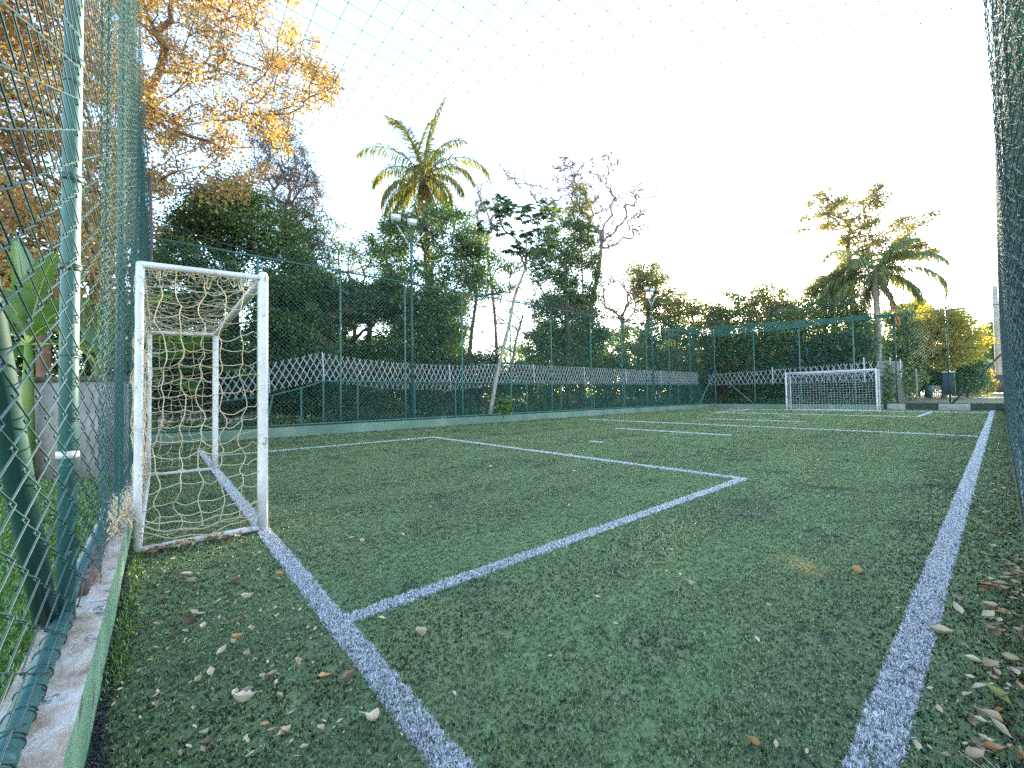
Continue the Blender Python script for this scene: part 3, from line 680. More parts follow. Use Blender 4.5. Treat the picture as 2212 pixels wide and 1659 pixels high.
# ------------------------------------------------------------------ vegetation
def in_poly(u, v, poly):
    ins = False; j = len(poly)-1
    for i in range(len(poly)):
        (xi, yi), (xj, yj) = poly[i], poly[j]
        if (yi > v) != (yj > v) and u < (xj-xi)*(v-yi)/(yj-yi)+xi: ins = not ins
        j = i
    return ins
def sample_poly(poly, n):
    xs = [p[0] for p in poly]; ys = [p[1] for p in poly]; out = []
    while len(out) < n:
        u, v = rng.uniform(min(xs), max(xs)), rng.uniform(min(ys), max(ys))
        if in_poly(u, v, poly): out.append((u, v))
    return out
def leaves(mb, centers, rad, per, L, flat=.7, droop=0., wid=.42, shell=0.):
    """leaf sized rhombs round every twig end"""
    n = len(centers)*per
    C = np.repeat(np.asarray(centers), per, 0); Rr = np.repeat(np.broadcast_to(np.asarray(rad, float), (len(centers),)), per)
    d = rng.normal(0, 1, (n, 3)); d /= np.linalg.norm(d, axis=1, keepdims=True)
    rr = rng.uniform(0, 1, n)**(1/2.4)*rng.uniform(.75, 1.2, n); P = C+d*(Rr*rr)[:, None]*np.array([1, 1, flat])
    a = rng.normal(0, 1, (n, 3)); a[:, 2] -= droop; a += d*.6; a /= np.linalg.norm(a, axis=1, keepdims=True)
    up = rng.normal(0, .7, (n, 3))+np.array([0, 0, 1.]); b = np.cross(a, up); b /= np.linalg.norm(b, axis=1, keepdims=True)+1e-9
    l = L*rng.uniform(.6, 1.4, n)[:, None]; nrm = np.cross(b, a)
    V = np.stack([P, P+a*l*.5+b*l*wid+nrm*l*.10, P+a*l, P+a*l*.5-b*l*wid+nrm*l*.10], 1)
    mb.add(V.reshape(-1, 3), (np.arange(n)[:, None]*4+np.array([0, 1, 2, 3])).reshape(-1, 4))
def clear(p, m=.55):
    """keep plants outside the court: move a point back along its bearing until it is behind the fences"""
    p = np.array(p, float)
    if -.9 < p[1] < 31.2 and p[0] > -14.2-m:
        d = p-CAM; s = (-14.2-m-CAM[0])/d[0] if d[0] < -.5 else 1
        q = CAM+d*max(1, s)
        s2 = (32.2+m-CAM[1])/d[1] if d[1] > .5 else 99
        q2 = CAM+d*max(1, s2)
        p = q if (s <= s2 or d[1] <= .5) and d[0] < -.5 else q2
    elif 31.2 <= p[1] < 32.2+m: d = p-CAM; p = CAM+d*(32.2+m-CAM[1])/d[1]
    return p
def branches(mb, trunk, ends, r0, rmin=.008, wig=.12, bias=.30, seg=3):
    """limbs that join every clump back to the trunk, thinning as they fork"""
    nodes = [np.array(p) for p in trunk]; par = [-1]+list(range(len(trunk)-1)); plen = [0.]
    for i in range(1, len(nodes)): plen.append(plen[-1]+np.linalg.norm(nodes[i]-nodes[i-1])*.3)
    nt_ = len(nodes); half = max(1, nt_//2)
    order = sorted(range(len(ends)), key=lambda i: min(np.linalg.norm(ends[i]-t) for t in nodes[half:nt_]))
    for i in order:
        N = np.array(nodes[half:]); d = np.linalg.norm(N-ends[i], axis=1)+bias*np.array(plen[half:])
        dz = N[:, 2]-ends[i][2]; d = d+.6*np.maximum(dz, 0)
        k = int(np.argmin(d))+half
        # an elbow on the way
        p = nodes[k]; e = ends[i]; L = np.linalg.norm(e-p)
        m = p+(e-p)*.5+rng.normal(0, wig*.5*L, 3)+np.array([0, 0, .06*L])
        nodes.append(m); par.append(k); plen.append(plen[k]+L*.5)
        nodes.append(e); par.append(len(nodes)-2); plen.append(plen[-1]+L*.5)
    cnt = np.zeros(len(nodes)); 
    for i in range(len(nodes)-1, -1, -1):
        if cnt[i] == 0: cnt[i] = 1
        if par[i] >= 0: cnt[par[i]] += cnt[i]
    tot = max(cnt[0], 2)
    r = np.maximum(rmin, r0*(cnt/tot)**.48)
    A = []; B = []; ra = []; rb = []; TA = []; TB = []; ta = []; tb = []
    for i in range(1, len(nodes)):
        p, q = nodes[par[i]], nodes[i]
        r1 = r[par[i]] if par[i] < nt_ and i < nt_ else min(r[par[i]], r[i]*1.25)
        if i < nt_: r1 = r0*(1-.5*(i-1)/nt_); r2 = r0*(1-.5*i/nt_); TA.append(p); TB.append(q); ta.append(r1); tb.append(r2)
        else: A.append(p); B.append(q); ra.append(r1); rb.append(r[i])
    if A: mb.segs(A, B, ra, rb, n=6)
    return (TA, TB, ta, tb)
def smooth_path(pts, k=5):
    pts = [np.array(p, float) for p in pts]; out = []
    P = [2*pts[0]-pts[1]]+pts+[2*pts[-1]-pts[-2]]
    for i in range(1, len(P)-2):
        for t in np.linspace(0, 1, k, endpoint=False):
            out.append(.5*((2*P[i])+(-P[i-1]+P[i+1])*t+(2*P[i-1]-5*P[i]+4*P[i+1]-P[i+2])*t*t+(-P[i-1]+3*P[i]-3*P[i+1]+P[i+2])*t**3))
    out.append(pts[-1]); return out
def tree(name, label, poly, D, dd, nclump, crad, per, L, mat, trunk, r0, bark='bark_dark', group=None, cat='tree', flat=.7, droop=0, rmin=.008, twig=0, wid=.42, wig=.12, bare=False):
    """crown outline poly (photo points) at distance D, spread dd in depth; trunk: list of (u, v, D) from the ground up"""
    cl = (lambda p, m=.55: np.array(p)) if name in ('golden_tree', 'orange_shrub', 'hedge', 'young_plant') else clear
    T = [cl(at(u, v, d), .8) for (u, v, d) in trunk]
    base = np.array(T[0]); 
    T = smooth_path(T, 4) if len(T) > 2 else [T[0], (T[0]+T[1])/2, T[1]]
    root = empty(name, tuple(base), label, cat, group)
    cs = np.array([cl(at(u, v, D+dd*rng.uniform(-1, 1)), crad*.8+.3+rng.uniform(0, .8)) for u, v in sample_poly(poly, nclump)])
    cs = cs[cs[:, 2] > .25]
    b = MB(); TA, TB, ta, tb = branches(b, T, list(cs), r0, rmin, wig)
    if twig:     # fine bare twigs fanning from every branch end
        n = len(cs)*twig; C = np.repeat(cs, twig, 0); d = rng.normal(0, 1, (n, 3)); d[:, 2] += .5; d /= np.linalg.norm(d, axis=1, keepdims=True)
        l = crad*rng.uniform(.6, 1.6, n)[:, None]; mid = C+d*l*.5+rng.normal(0, .08*crad, (n, 3)); e = mid+d*l*.5+rng.normal(0, .2*crad, (n, 3))
        b.segs(C, mid, rmin*.9, rmin*.6, n=3); b.segs(mid, e, rmin*.6, rmin*.35, n=3)
        e2 = mid+rng.normal(0, .4*crad, (n, 3)); b.segs(mid, e2, rmin*.5, rmin*.3, n=3)
    t = MB(); t.tube(T, np.linspace(r0*1.15, r0*.62, len(T)), 10); t.build('trunk', M[bark], root, smooth=True)
    b.build('branches', M[bark], root, smooth=True)
    if per:
        f = MB(); leaves(f, cs, crad*rng.uniform(.65, 1.25, len(cs)), per, L, flat, droop, wid); f.build('crown', mat, root)
    return root
G_GOLD = leafmat('leaf_gold', [(0.374, 0.229, 0.085), (0.445, 0.284, 0.085), (0.304, 0.218, 0.085), (0.445, 0.229, 0.109), (0.199, 0.186, 0.073), (0.351, 0.284, 0.085)], .5)
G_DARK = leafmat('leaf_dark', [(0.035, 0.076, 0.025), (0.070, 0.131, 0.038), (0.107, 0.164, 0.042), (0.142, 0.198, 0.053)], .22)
G_MID = leafmat('leaf_mid', [(0.076, 0.120, 0.038), (0.130, 0.180, 0.048), (0.184, 0.230, 0.067), (0.108, 0.140, 0.058)], .32)
G_OLIVE = leafmat('leaf_olive', [(0.124, 0.149, 0.037), (0.202, 0.194, 0.045), (0.155, 0.164, 0.052), (0.265, 0.208, 0.059)], .4)
G_GOLIVE = leafmat('leaf_golden_olive', [(0.154, 0.154, 0.044), (0.242, 0.198, 0.055), (0.176, 0.187, 0.066), (0.286, 0.209, 0.066)], .5)
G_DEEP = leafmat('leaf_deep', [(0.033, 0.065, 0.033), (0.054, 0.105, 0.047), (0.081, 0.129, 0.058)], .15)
G_YEL = leafmat('leaf_yellow', [(.30, .26, .03), (.40, .30, .03), (.20, .22, .04), (.45, .30, .04)], .5)
G_BROWN = leafmat('leaf_brown', [(0.140, 0.084, 0.049), (0.238, 0.140, 0.077), (0.098, 0.070, 0.042), (0.182, 0.126, 0.070)], .35)
G_PALE = leafmat('leaf_pale', [(.16, .13, .12), (.22, .17, .14), (.12, .11, .09)], .35)
G_CEC = leafmat('leaf_broad', [(0.060, 0.112, 0.053), (0.105, 0.150, 0.068), (0.165, 0.195, 0.075), (0.075, 0.128, 0.090)], .35)
G_PALM = leafmat('leaf_palm', [(0.095, 0.124, 0.028), (0.149, 0.158, 0.034), (0.212, 0.180, 0.041), (0.064, 0.101, 0.028)], .4)
G_PALMD = leafmat('leaf_palm_green', [(0.078, 0.126, 0.039), (0.137, 0.168, 0.046), (0.216, 0.202, 0.046)], .35)
G_BAN = leafmat('leaf_banana', [(0.090, 0.180, 0.034), (0.120, 0.210, 0.045), (0.068, 0.150, 0.030)], .45, gloss=.12, rough=.35)
G_BLUE = leafmat('leaf_gray', [(.16, .15, .17), (.22, .19, .19), (.12, .12, .13)], .35)

# big golden tree, upper left
tree('golden_tree', 'tall open tree with golden orange leaves filling the upper left of the picture',
     [(-420, -240), (640, -240), (628, 40), (690, 85), (735, 160), (728, 235), (690, 215), (640, 250), (610, 330), (560, 400), (500, 425), (430, 440), (330, 500), (100, 560), (-420, 600)],
     14.5, 3.0, 1350, .42, 115, .066, G_GOLD, [(205, 900, 14), (215, 650, 14), (232, 470, 14.2), (262, 330, 14.4), (330, 230, 14.5)], .19, 'bark_orange', wig=.16, rmin=.013, droop=.5, twig=2)
tree('orange_shrub', 'orange brown leafed shrub low behind the fence under the golden tree',
     [(-100, 330), (120, 400), (250, 470), (300, 600), (250, 700), (-100, 640)], 11.5, 1.5, 90, .4, 90, .08, G_GOLD, [(100, 900, 11.5), (90, 700, 11.5), (80, 560, 11.5)], .1, 'bark_orange')
# dense dark tree behind the near goal
tree('evergreen_tree', 'dense dark round crowned tree behind the near goal',
     [(330, 560), (350, 500), (400, 455), (440, 405), (500, 388), (545, 405), (590, 440), (640, 455), (655, 520), (690, 600), (720, 820), (330, 830)],
     17.5, 2.0, 420, .50, 260, .08, G_DARK, [(500, 900, 17.5), (505, 700, 17.5), (495, 560, 17.5)], .2, flat=.8)
tree('twiggy_tree', 'thin grey twiggy tree with few leaves beside the dark round tree',
     [(545, 250), (600, 235), (640, 270), (660, 330), (690, 390), (712, 440), (715, 520), (660, 560), (600, 470), (560, 400), (530, 300)],
     20, 1.2, 230, .42, 40, .065, G_BLUE, [(640, 880, 20), (645, 700, 20), (630, 560, 20), (615, 440, 20)], .12, 'bark_gray', twig=6, rmin=.016)
tree('leafy_tree', 'dark mottled tree whose crown edge dissolves into twigs, right of the round crowned tree',
     [(600, 470), (650, 450), (690, 470), (712, 540), (735, 620), (700, 660), (620, 640)],
     19, 1.4, 80, .42, 110, .075, G_DARK, [(660, 880, 19), (665, 760, 19), (660, 620, 19)], .12, twig=3)
tree('wispy_tree', 'low wispy grey green tree between the dark tree and the light pole',
     [(700, 500), (745, 470), (790, 495), (830, 500), (850, 560), (850, 690), (700, 700)],
     22, 1.5, 120, .45, 60, .08, G_MID, [(770, 880, 22), (765, 760, 22), (770, 640, 22)], .12, 'bark_gray', twig=3)
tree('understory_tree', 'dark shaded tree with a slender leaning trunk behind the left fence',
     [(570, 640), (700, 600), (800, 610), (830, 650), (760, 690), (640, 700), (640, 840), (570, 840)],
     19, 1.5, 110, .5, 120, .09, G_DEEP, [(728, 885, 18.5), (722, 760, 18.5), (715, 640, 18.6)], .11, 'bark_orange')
tree('tall_dark_tree', 'large dark green tree behind the light pole, under the tall palm',
     [(795, 520), (830, 480), (880, 455), (930, 440), (990, 450), (1040, 500), (1062, 560), (1060, 620), (1020, 650), (990, 700), (1000, 830), (860, 840), (850, 640)],
     20, 2.0, 320, .52, 170, .09, G_DARK, [(930, 885, 20), (935, 720, 20), (930, 580, 20)], .2)
tree('olive_tree', 'olive leaved tree hanging over the left fence right of the light pole',
     [(960, 480), (1030, 500), (1085, 560), (1130, 560), (1150, 610), (1090, 640), (1030, 640), (980, 600)],
     18, 1.3, 90, .42, 80, .085, G_MID, [(1020, 885, 18.4), (1015, 760, 18.3), (1030, 640, 18)], .1)
tree('dead_leaved_tree', 'sparse tree with thin brown withered leaves against the bright sky',
     [(985, 650), (1060, 620), (1150, 620), (1210, 660), (1205, 720), (1150, 745), (1090, 740), (1050, 790), (1000, 780)],
     19, 1.2, 120, .34, 38, .085, G_BROWN, [(1100, 885, 19), (1110, 760, 19), (1130, 680, 19)], .07, 'bark_gray', twig=5, droop=1.2, wid=.2)
# cecropia: pale leaning trunk and rosettes of big lobed leaves
def broadleaf_tree():
    T = smooth_path([at(u, v, 17) for u, v in ((1058, 895), (1078, 790), (1100, 700), (1112, 640), (1135, 580))], 4)
    root = empty('broadleaf_tree', tuple(T[0]), 'slender tree with a pale leaning trunk and clusters of big broad leaves', 'tree')
    t = MB(); t.tube(T, np.linspace(.085, .05, len(T)), 9); t.build('trunk', M['bark_pale'], root, smooth=True)
    poly = [(1040, 440), (1075, 425), (1120, 440), (1180, 430), (1215, 440), (1215, 560), (1170, 600), (1120, 560), (1060, 520), (1040, 480)]
    cs = np.array([at(u, v, 17+rng.uniform(-1, 1)) for u, v in sample_poly(poly, 54)])
    b = MB(); branches(b, T, list(cs), .07, .012, .1); b.build('branches', M['bark_gray'], root, smooth=True)
    f = MB()
    for c in cs:
        for k in range(rng.integers(4, 8)):
            a = rng.uniform(0, 6.28); pl = rng.uniform(.15, .4); lc = c+np.array([math.cos(a)*pl, math.sin(a)*pl, rng.uniform(-.1, .12)])
            f.segs([c], [lc], .006, n=3)
            for j in range(7):
                b2 = j*6.283/7; dr = np.array([math.cos(b2), math.sin(b2), -.55+rng.normal(0, .12)]); sd_ = np.array([-math.sin(b2), math.cos(b2), 0]); L = rng.uniform(.13, .22)
                f.add([lc, lc+dr*L*.6+sd_*L*.3, lc+dr*L, lc+dr*L*.6-sd_*L*.3], [(0, 1, 2, 3)])
    f.build('crown', G_CEC, root)
broadleaf_tree()
# leafless tree against the white sky
tree('bare_tree', 'tall leafless tree with reddish grey forking branches against the white sky',
     [(1075, 350), (1130, 380), (1180, 400), (1210, 330), (1270, 345), (1330, 325), (1345, 360), (1320, 400), (1350, 430), (1370, 370), (1410, 390), (1440, 450), (1400, 500), (1330, 540), (1290, 560), (1250, 500), (1200, 480), (1140, 420), (1070, 370)],
     26, 2.0, 260, .5, 4, .07, G_PALE, [(1250, 885, 26), (1270, 700, 26), (1292, 590, 26), (1300, 520, 26)], .17, 'bark_twig', twig=7, rmin=.022, wig=.16)
tree('bare_tree', 'slim leafless twiggy tree between the palm and the broad leaved tree',
     [(1020, 400), (1060, 380), (1075, 440), (1060, 540), (1020, 520)], 23, 1, 70, .4, 3, .06, G_PALE, [(1075, 885, 23), (1070, 700, 23), (1050, 520, 23)], .09, 'bark_twig', twig=6, rmin=.015)
tree('creeper_tree', 'dense dark tree draped in creeper in the middle of the tree line',
     [(1150, 520), (1200, 480), (1260, 470), (1290, 520), (1300, 600), (1280, 690), (1240, 700), (1170, 640), (1140, 590)],
     21, 1.5, 190, .5, 170, .085, G_DARK, [(1230, 885, 21), (1225, 720, 21), (1220, 600, 21)], .16)
tree('yellowing_tree', 'small tree with yellowing leaves in front of the dark creeper clad tree',
     [(1225, 400), (1262, 395), (1275, 450), (1295, 540), (1290, 590), (1240, 580), (1225, 500)],
     20, .8, 60, .4, 90, .09, G_OLIVE, [(1262, 885, 20.3), (1262, 720, 20.3), (1255, 520, 20)], .07, twig=1)
tree('gap_tree', 'open branched tree glowing in the sky gap left of the round far tree',
     [(1290, 600), (1330, 590), (1370, 610), (1390, 680), (1350, 700), (1300, 680)], 31, 1.5, 90, .5, 40, .09, G_BROWN, [(1345, 885, 31), (1345, 760, 31), (1345, 680, 31)], .16, 'bark_gray', twig=4)
tree('round_far_tree', 'olive green round crowned tree standing out above the tree line in the centre',
     [(1345, 580), (1385, 552), (1425, 575), (1450, 615), (1475, 640), (1470, 690), (1400, 690), (1370, 640)],
     33, 2, 130, .65, 120, .12, G_OLIVE, [(1410, 885, 33), (1400, 740, 33), (1400, 650, 33)], .2)
def row(args):
    for (name, label, poly, D, n, cr, per, L, mat, bu) in args:
        cy = sum(p[1] for p in poly)/len(poly)
        tree(name, label, poly, D, 2.2, n, cr, per, L, mat, [(bu, 885, D), (bu-4, 800, D), (bu, cy, D)], .18, group=None)
row([
 ('woodland_tree', 'bushy green tree with a pale lit top, first left of the far corner', [(1440, 660), (1480, 625), (1530, 640), (1560, 690), (1560, 800), (1440, 800)], 36, 150, .75, 130, .13, G_OLIVE, 1500),
 ('woodland_tree', 'mid green tree above the far corner of the fence', [(1535, 660), (1570, 625), (1600, 640), (1620, 700), (1620, 800), (1530, 800)], 38, 140, .75, 130, .13, G_MID, 1575),
 ('woodland_tree', 'rounded grey green tree above the left end of the far fence', [(1600, 660), (1640, 612), (1690, 620), (1720, 660), (1730, 800), (1610, 800)], 39, 180, .8, 130, .14, G_OLIVE, 1660),
 ('woodland_tree', 'dark layered tree behind the far goal', [(1690, 680), (1735, 640), (1800, 640), (1850, 650), (1880, 700), (1880, 800), (1690, 800)], 37, 240, .75, 150, .13, G_MID, 1780),
 ('shade_tree', 'dark tree filling the lower gap right of the broad leaved tree', [(1130, 730), (1180, 700), (1260, 700), (1330, 710), (1400, 700), (1400, 830), (1130, 830)], 23, 230, .55, 130, .10, G_MID, 1260),
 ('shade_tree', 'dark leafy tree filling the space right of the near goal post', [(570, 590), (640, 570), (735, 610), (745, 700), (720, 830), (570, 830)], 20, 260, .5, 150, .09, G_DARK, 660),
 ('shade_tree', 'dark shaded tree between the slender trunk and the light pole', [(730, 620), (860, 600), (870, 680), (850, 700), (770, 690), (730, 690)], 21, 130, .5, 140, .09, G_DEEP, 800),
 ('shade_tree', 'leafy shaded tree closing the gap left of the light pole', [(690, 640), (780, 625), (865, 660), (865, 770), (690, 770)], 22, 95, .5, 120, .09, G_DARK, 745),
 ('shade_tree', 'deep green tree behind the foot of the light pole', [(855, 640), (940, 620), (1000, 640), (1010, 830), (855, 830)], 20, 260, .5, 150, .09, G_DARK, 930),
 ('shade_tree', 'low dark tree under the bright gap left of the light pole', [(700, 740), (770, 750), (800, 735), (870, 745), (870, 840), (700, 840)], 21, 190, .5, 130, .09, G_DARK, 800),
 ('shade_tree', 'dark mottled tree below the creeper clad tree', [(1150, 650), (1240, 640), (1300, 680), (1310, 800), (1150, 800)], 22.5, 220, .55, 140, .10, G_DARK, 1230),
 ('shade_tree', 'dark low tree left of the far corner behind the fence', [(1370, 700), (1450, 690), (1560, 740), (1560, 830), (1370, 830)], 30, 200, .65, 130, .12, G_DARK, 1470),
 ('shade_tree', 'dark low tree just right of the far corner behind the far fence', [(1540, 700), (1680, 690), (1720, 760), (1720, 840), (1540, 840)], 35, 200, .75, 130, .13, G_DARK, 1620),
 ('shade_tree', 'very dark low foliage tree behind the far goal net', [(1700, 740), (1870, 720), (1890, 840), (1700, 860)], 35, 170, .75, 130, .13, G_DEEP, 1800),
])
# undergrowth behind the left fence: separate dark shrubs
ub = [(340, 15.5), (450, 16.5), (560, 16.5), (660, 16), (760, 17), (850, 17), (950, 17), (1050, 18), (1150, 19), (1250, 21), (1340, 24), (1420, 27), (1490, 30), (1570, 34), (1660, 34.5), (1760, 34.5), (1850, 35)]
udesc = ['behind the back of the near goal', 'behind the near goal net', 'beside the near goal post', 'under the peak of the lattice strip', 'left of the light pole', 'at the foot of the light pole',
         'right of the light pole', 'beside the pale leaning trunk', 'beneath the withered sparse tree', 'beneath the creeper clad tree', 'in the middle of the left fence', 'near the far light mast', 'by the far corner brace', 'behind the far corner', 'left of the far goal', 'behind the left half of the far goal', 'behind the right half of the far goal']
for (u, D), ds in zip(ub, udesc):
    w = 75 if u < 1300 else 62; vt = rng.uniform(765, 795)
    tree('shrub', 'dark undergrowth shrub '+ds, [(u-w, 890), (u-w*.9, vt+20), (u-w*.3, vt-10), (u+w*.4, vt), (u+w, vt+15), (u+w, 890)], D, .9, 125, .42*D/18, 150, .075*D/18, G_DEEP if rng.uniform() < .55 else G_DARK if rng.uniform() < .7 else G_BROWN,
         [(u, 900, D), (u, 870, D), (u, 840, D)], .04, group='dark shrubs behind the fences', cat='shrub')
# ground cover just outside the left and far fences
cs = np.array([(-14.35-rng.exponential(.9), y_, rng.uniform(.03, .5)) for y_ in rng.uniform(-.5, 32, 900)]+[(x_, 32.3+rng.exponential(.8), rng.uniform(.05, .6)) for x_ in rng.uniform(-15, -4.6, 350)])
b = MB(); leaves(b, cs, .28, 60, .075); tag(b.build('ground_cover', G_DARK), 'tangled dark ground cover along the outside of the fences', 'ground cover', None, 'stuff')
# far wood that closes the view beyond
b = MB()
cs = []
for k in range(1500):
    u = rng.uniform(250, 1950); D = rng.uniform(48, 66); top = 742+18*math.sin(u*.013)+14*math.sin(u*.05)
    cs.append(at(u, rng.uniform(top, 880), D))
leaves(b, np.array(cs), 1.4, 80, .30); tag(b.build('woodland', G_MID), 'far woodland closing the view behind the fences', 'woods', None, 'stuff')

# palms ---------------------------------------------------------------
def frond(L, el, droop, nl, ll, lw=.03):
    """one feather frond: arching midrib with hanging leaflets, growing along +X"""
    b = MB(); n = 14; p = np.zeros(3); a = el; pts = [p.copy()]
    for i in range(n):
        p = p+np.array([math.cos(a), 0, math.sin(a)])*L/n; a -= droop/n*(.5+1.2*i/n); pts.append(p.copy())
    pts = np.array(pts); b.tube(pts, np.linspace(.035, .008, len(pts)), 5)
    for s in (-1, 1):
        for i in range(nl):
            t = .12+.88*(i+rng.uniform(-.3, .3))/nl; f = min(max(t, 0), .999)*n; k = int(f); q = pts[k]+(pts[k+1]-pts[k])*(f-k); d = pts[k+1]-pts[k]; d /= np.linalg.norm(d)
            l = ll*math.sin(math.pi*min(1, t*.85+.12))**.7*rng.uniform(.8, 1.15)
            o = d*.55+np.array([0, s*.75, rng.uniform(-.75, .1)]); o /= np.linalg.norm(o); e = q+o*l; m = q+o*l*.5+np.array([0, 0, .05*l]); e = e-np.array([0, 0, .55*l])
            w = np.cross(o, [0, 0, 1.]); w /= np.linalg.norm(w)+1e-9; w = w*lw
            b.add([q-w*.4, q+w*.4, m+w, m-w, e], [(0, 1, 2, 3)], [(3, 2, 4)])
    return b
def palm(name, label, c, base, L, fr, mat, trunk_r, bark='bark_orange', dead=0, lw=.03):
    root = empty(name, tuple(base), label, 'palm')
    t = MB(); P = smooth_path([base, base*.5+c*.5+np.array([.1, .1, 0]), c], 8)
    t.tube(P, trunk_r*(1+.06*np.sin(np.arange(len(P))*2.4)), 12); t.build('trunk', M[bark], root, smooth=True)
    for (az, el, dr, s) in fr:
        b = frond(L*s, el, dr, 64, L*.19, lw); V = np.concatenate(b.v); ca, sa = math.cos(az), math.sin(az)
        V2 = np.stack([V[:, 0]*ca-V[:, 1]*sa, V[:, 0]*sa+V[:, 1]*ca, V[:, 2]], 1)+c
        b.v = [V2]; b.build('frond', mat, root)
    for k in range(dead):
        az = rng.uniform(0, 6.28); b = frond(L*.8, -1.1, .4, 26, L*.13); V = np.concatenate(b.v); ca, sa = math.cos(az), math.sin(az)
        b.v = [np.stack([V[:, 0]*ca-V[:, 1]*sa, V[:, 0]*sa+V[:, 1]*ca, V[:, 2]], 1)+c]; b.build('dead_frond', G_BROWN, root)
def faz(du):  # azimuth of a frond that leaves to the right (du=1) or left (-1) of the picture, turned by an angle
    return math.atan2(RT[1], RT[0])+du
rp = [(faz(a), e, d, s_) for a, e, d, s_ in ((.25, 1.5, .5, 1.12), (2.9, 1.42, 1.0, 1.08), (1.3, 1.45, .6, 1.1), (.5, 1.3, 1.3, .95), (3.3, 1.0, 1.9, .98), (3.0, .75, 2.2, .85), (.15, .9, 2.2, 1.05), (-.2, .5, 1.9, .8),
      (1.8, 1.1, 2.0, .85), (4.4, 1.1, 2.0, .9), (2.3, .4, 2.0, .75), (5.2, .6, 2.1, .8), (1.0, .2, 1.6, .75), (2.8, 0, 1.5, .78), (-.5, 0, 1.5, .78), (3.7, -.2, 1.4, .75), (4.6, .0, 1.6, .75), (5.6, -.3, 1.3, .75), (3.3, -.7, .8, .75), (.1, -.7, .8, .75), (2.4, -.9, .6, .7), (5.0, -.8, .7, .7), (.8, -.9, .5, .7))]
palm('palm_tree', 'tall palm with golden arching fronds rising above the tree line', at(914, 384, 23), np.array([*at(925, 880, 23)[:2], 0]), 4.4, rp, G_PALM, .17, dead=4)
rp2 = [(faz(k*.39+.1), .95-.5*(k % 4)*.75, 1.5+.3*(k % 3), .75+.13*(k % 3)) for k in range(20)]
palm('palm_tree', 'drooping palm with a bare pale trunk right of the far goal', at(1890, 588, 36), np.array([*at(1893, 860, 36)[:2], 0]), 4.6, rp2, G_PALMD, .17, 'bark_pale', dead=8, lw=.034)
rp3 = [(faz(k*.8), .9-.3*(k % 2), 1.5, .9) for k in range(8)]
palm('palm_tree', 'short brown dying palm in the shade behind the left fence', at(690, 700, 18), np.array([*at(700, 880, 18)[:2], 0]), 1.9, rp3, G_BROWN, .12, dead=3)

# right hand trees
tree('umbrella_tree', 'tall flat crowned tree with golden layered foliage on the right against the sky',
     [(1712, 512), (1745, 430), (1790, 402), (1850, 425), (1880, 400), (1905, 398), (1908, 440), (1885, 500), (1955, 465), (2028, 458), (2025, 475), (1965, 500), (2030, 540), (1990, 556), (1900, 560), (1820, 590), (1800, 520), (1760, 480)],
     39, 3, 200, .62, 80, .13, G_GOLIVE, [(1850, 880, 39), (1845, 720, 39), (1838, 600, 39), (1830, 520, 39)], .20, 'bark_orange', flat=.35, wig=.14, rmin=.02, twig=2)
tree('flat_tree', 'broad olive tree under the drooping palm on the right',
     [(1745, 610), (1800, 585), (1850, 570), (1850, 640), (1790, 650), (1740, 640)], 38, 2, 70, .6, 110, .13, G_OLIVE, [(1800, 880, 38), (1800, 720, 38), (1800, 640, 38)], .14, flat=.5)
tree('yellow_tree', 'bright yellow leaved tree catching the sun at the right',
     [(1955, 690), (2000, 668), (2070, 672), (2110, 700), (2122, 745), (2095, 780), (2040, 790), (1985, 770), (1955, 740)], 44, 2.5, 220, .7, 120, .14, G_YEL, [(2040, 872, 44), (2040, 800, 44), (2040, 740, 44)], .16)
tree('weeping_tree', 'drooping green tree between the far palm trunk and the yellow tree',
     [(1900, 680), (1950, 665), (1985, 720), (1990, 800), (1960, 855), (1905, 850)], 42, 1.8, 170, .7, 130, .14, G_MID, [(1945, 872, 42), (1945, 800, 42), (1942, 740, 42)], .15, droop=1.5)
tree('green_bush', 'dark green rounded bush right of the box on the far post',
     [(2060, 790), (2085, 762), (2115, 780), (2120, 840), (2060, 845)], 46, 1.2, 110, .6, 120, .13, G_DARK, [(2090, 872, 46), (2090, 850, 46), (2090, 800, 46)], .1, cat='shrub')
tree('green_bush', 'mid green bush between the slatted fence and the far post',
     [(1955, 800), (2000, 785), (2040, 795), (2045, 838), (1960, 845)], 48, 1.2, 110, .6, 110, .13, G_MID, [(2000, 872, 48), (2000, 850, 48), (2000, 810, 48)], .1, cat='shrub')
tree('yellow_shrub', 'small yellow flowering shrub in front of the dark vehicle', [(2123, 815), (2135, 805), (2142, 825), (2138, 850), (2126, 850)], 50, .4, 24, .4, 90, .12, G_YEL, [(2132, 862, 50), (2132, 850, 50), (2132, 830, 50)], .05, cat='shrub')
tree('distant_tree', 'hazy grey green tree far away at the right edge', [(2120, 720), (2145, 700), (2170, 705), (2175, 770), (2120, 770)], 75, 3, 90, 1.1, 90, .25, G_MID, [(2150, 862, 75), (2150, 800, 75), (2150, 745, 75)], .2)
tree('yellow_tree', 'smaller pale yellow tree top behind the first far post', [(1960, 660), (1990, 650), (2010, 668), (2000, 690), (1965, 690)], 50, 1, 40, .6, 90, .14, G_YEL, [(1985, 872, 50), (1985, 800, 50), (1985, 700, 50)], .1)

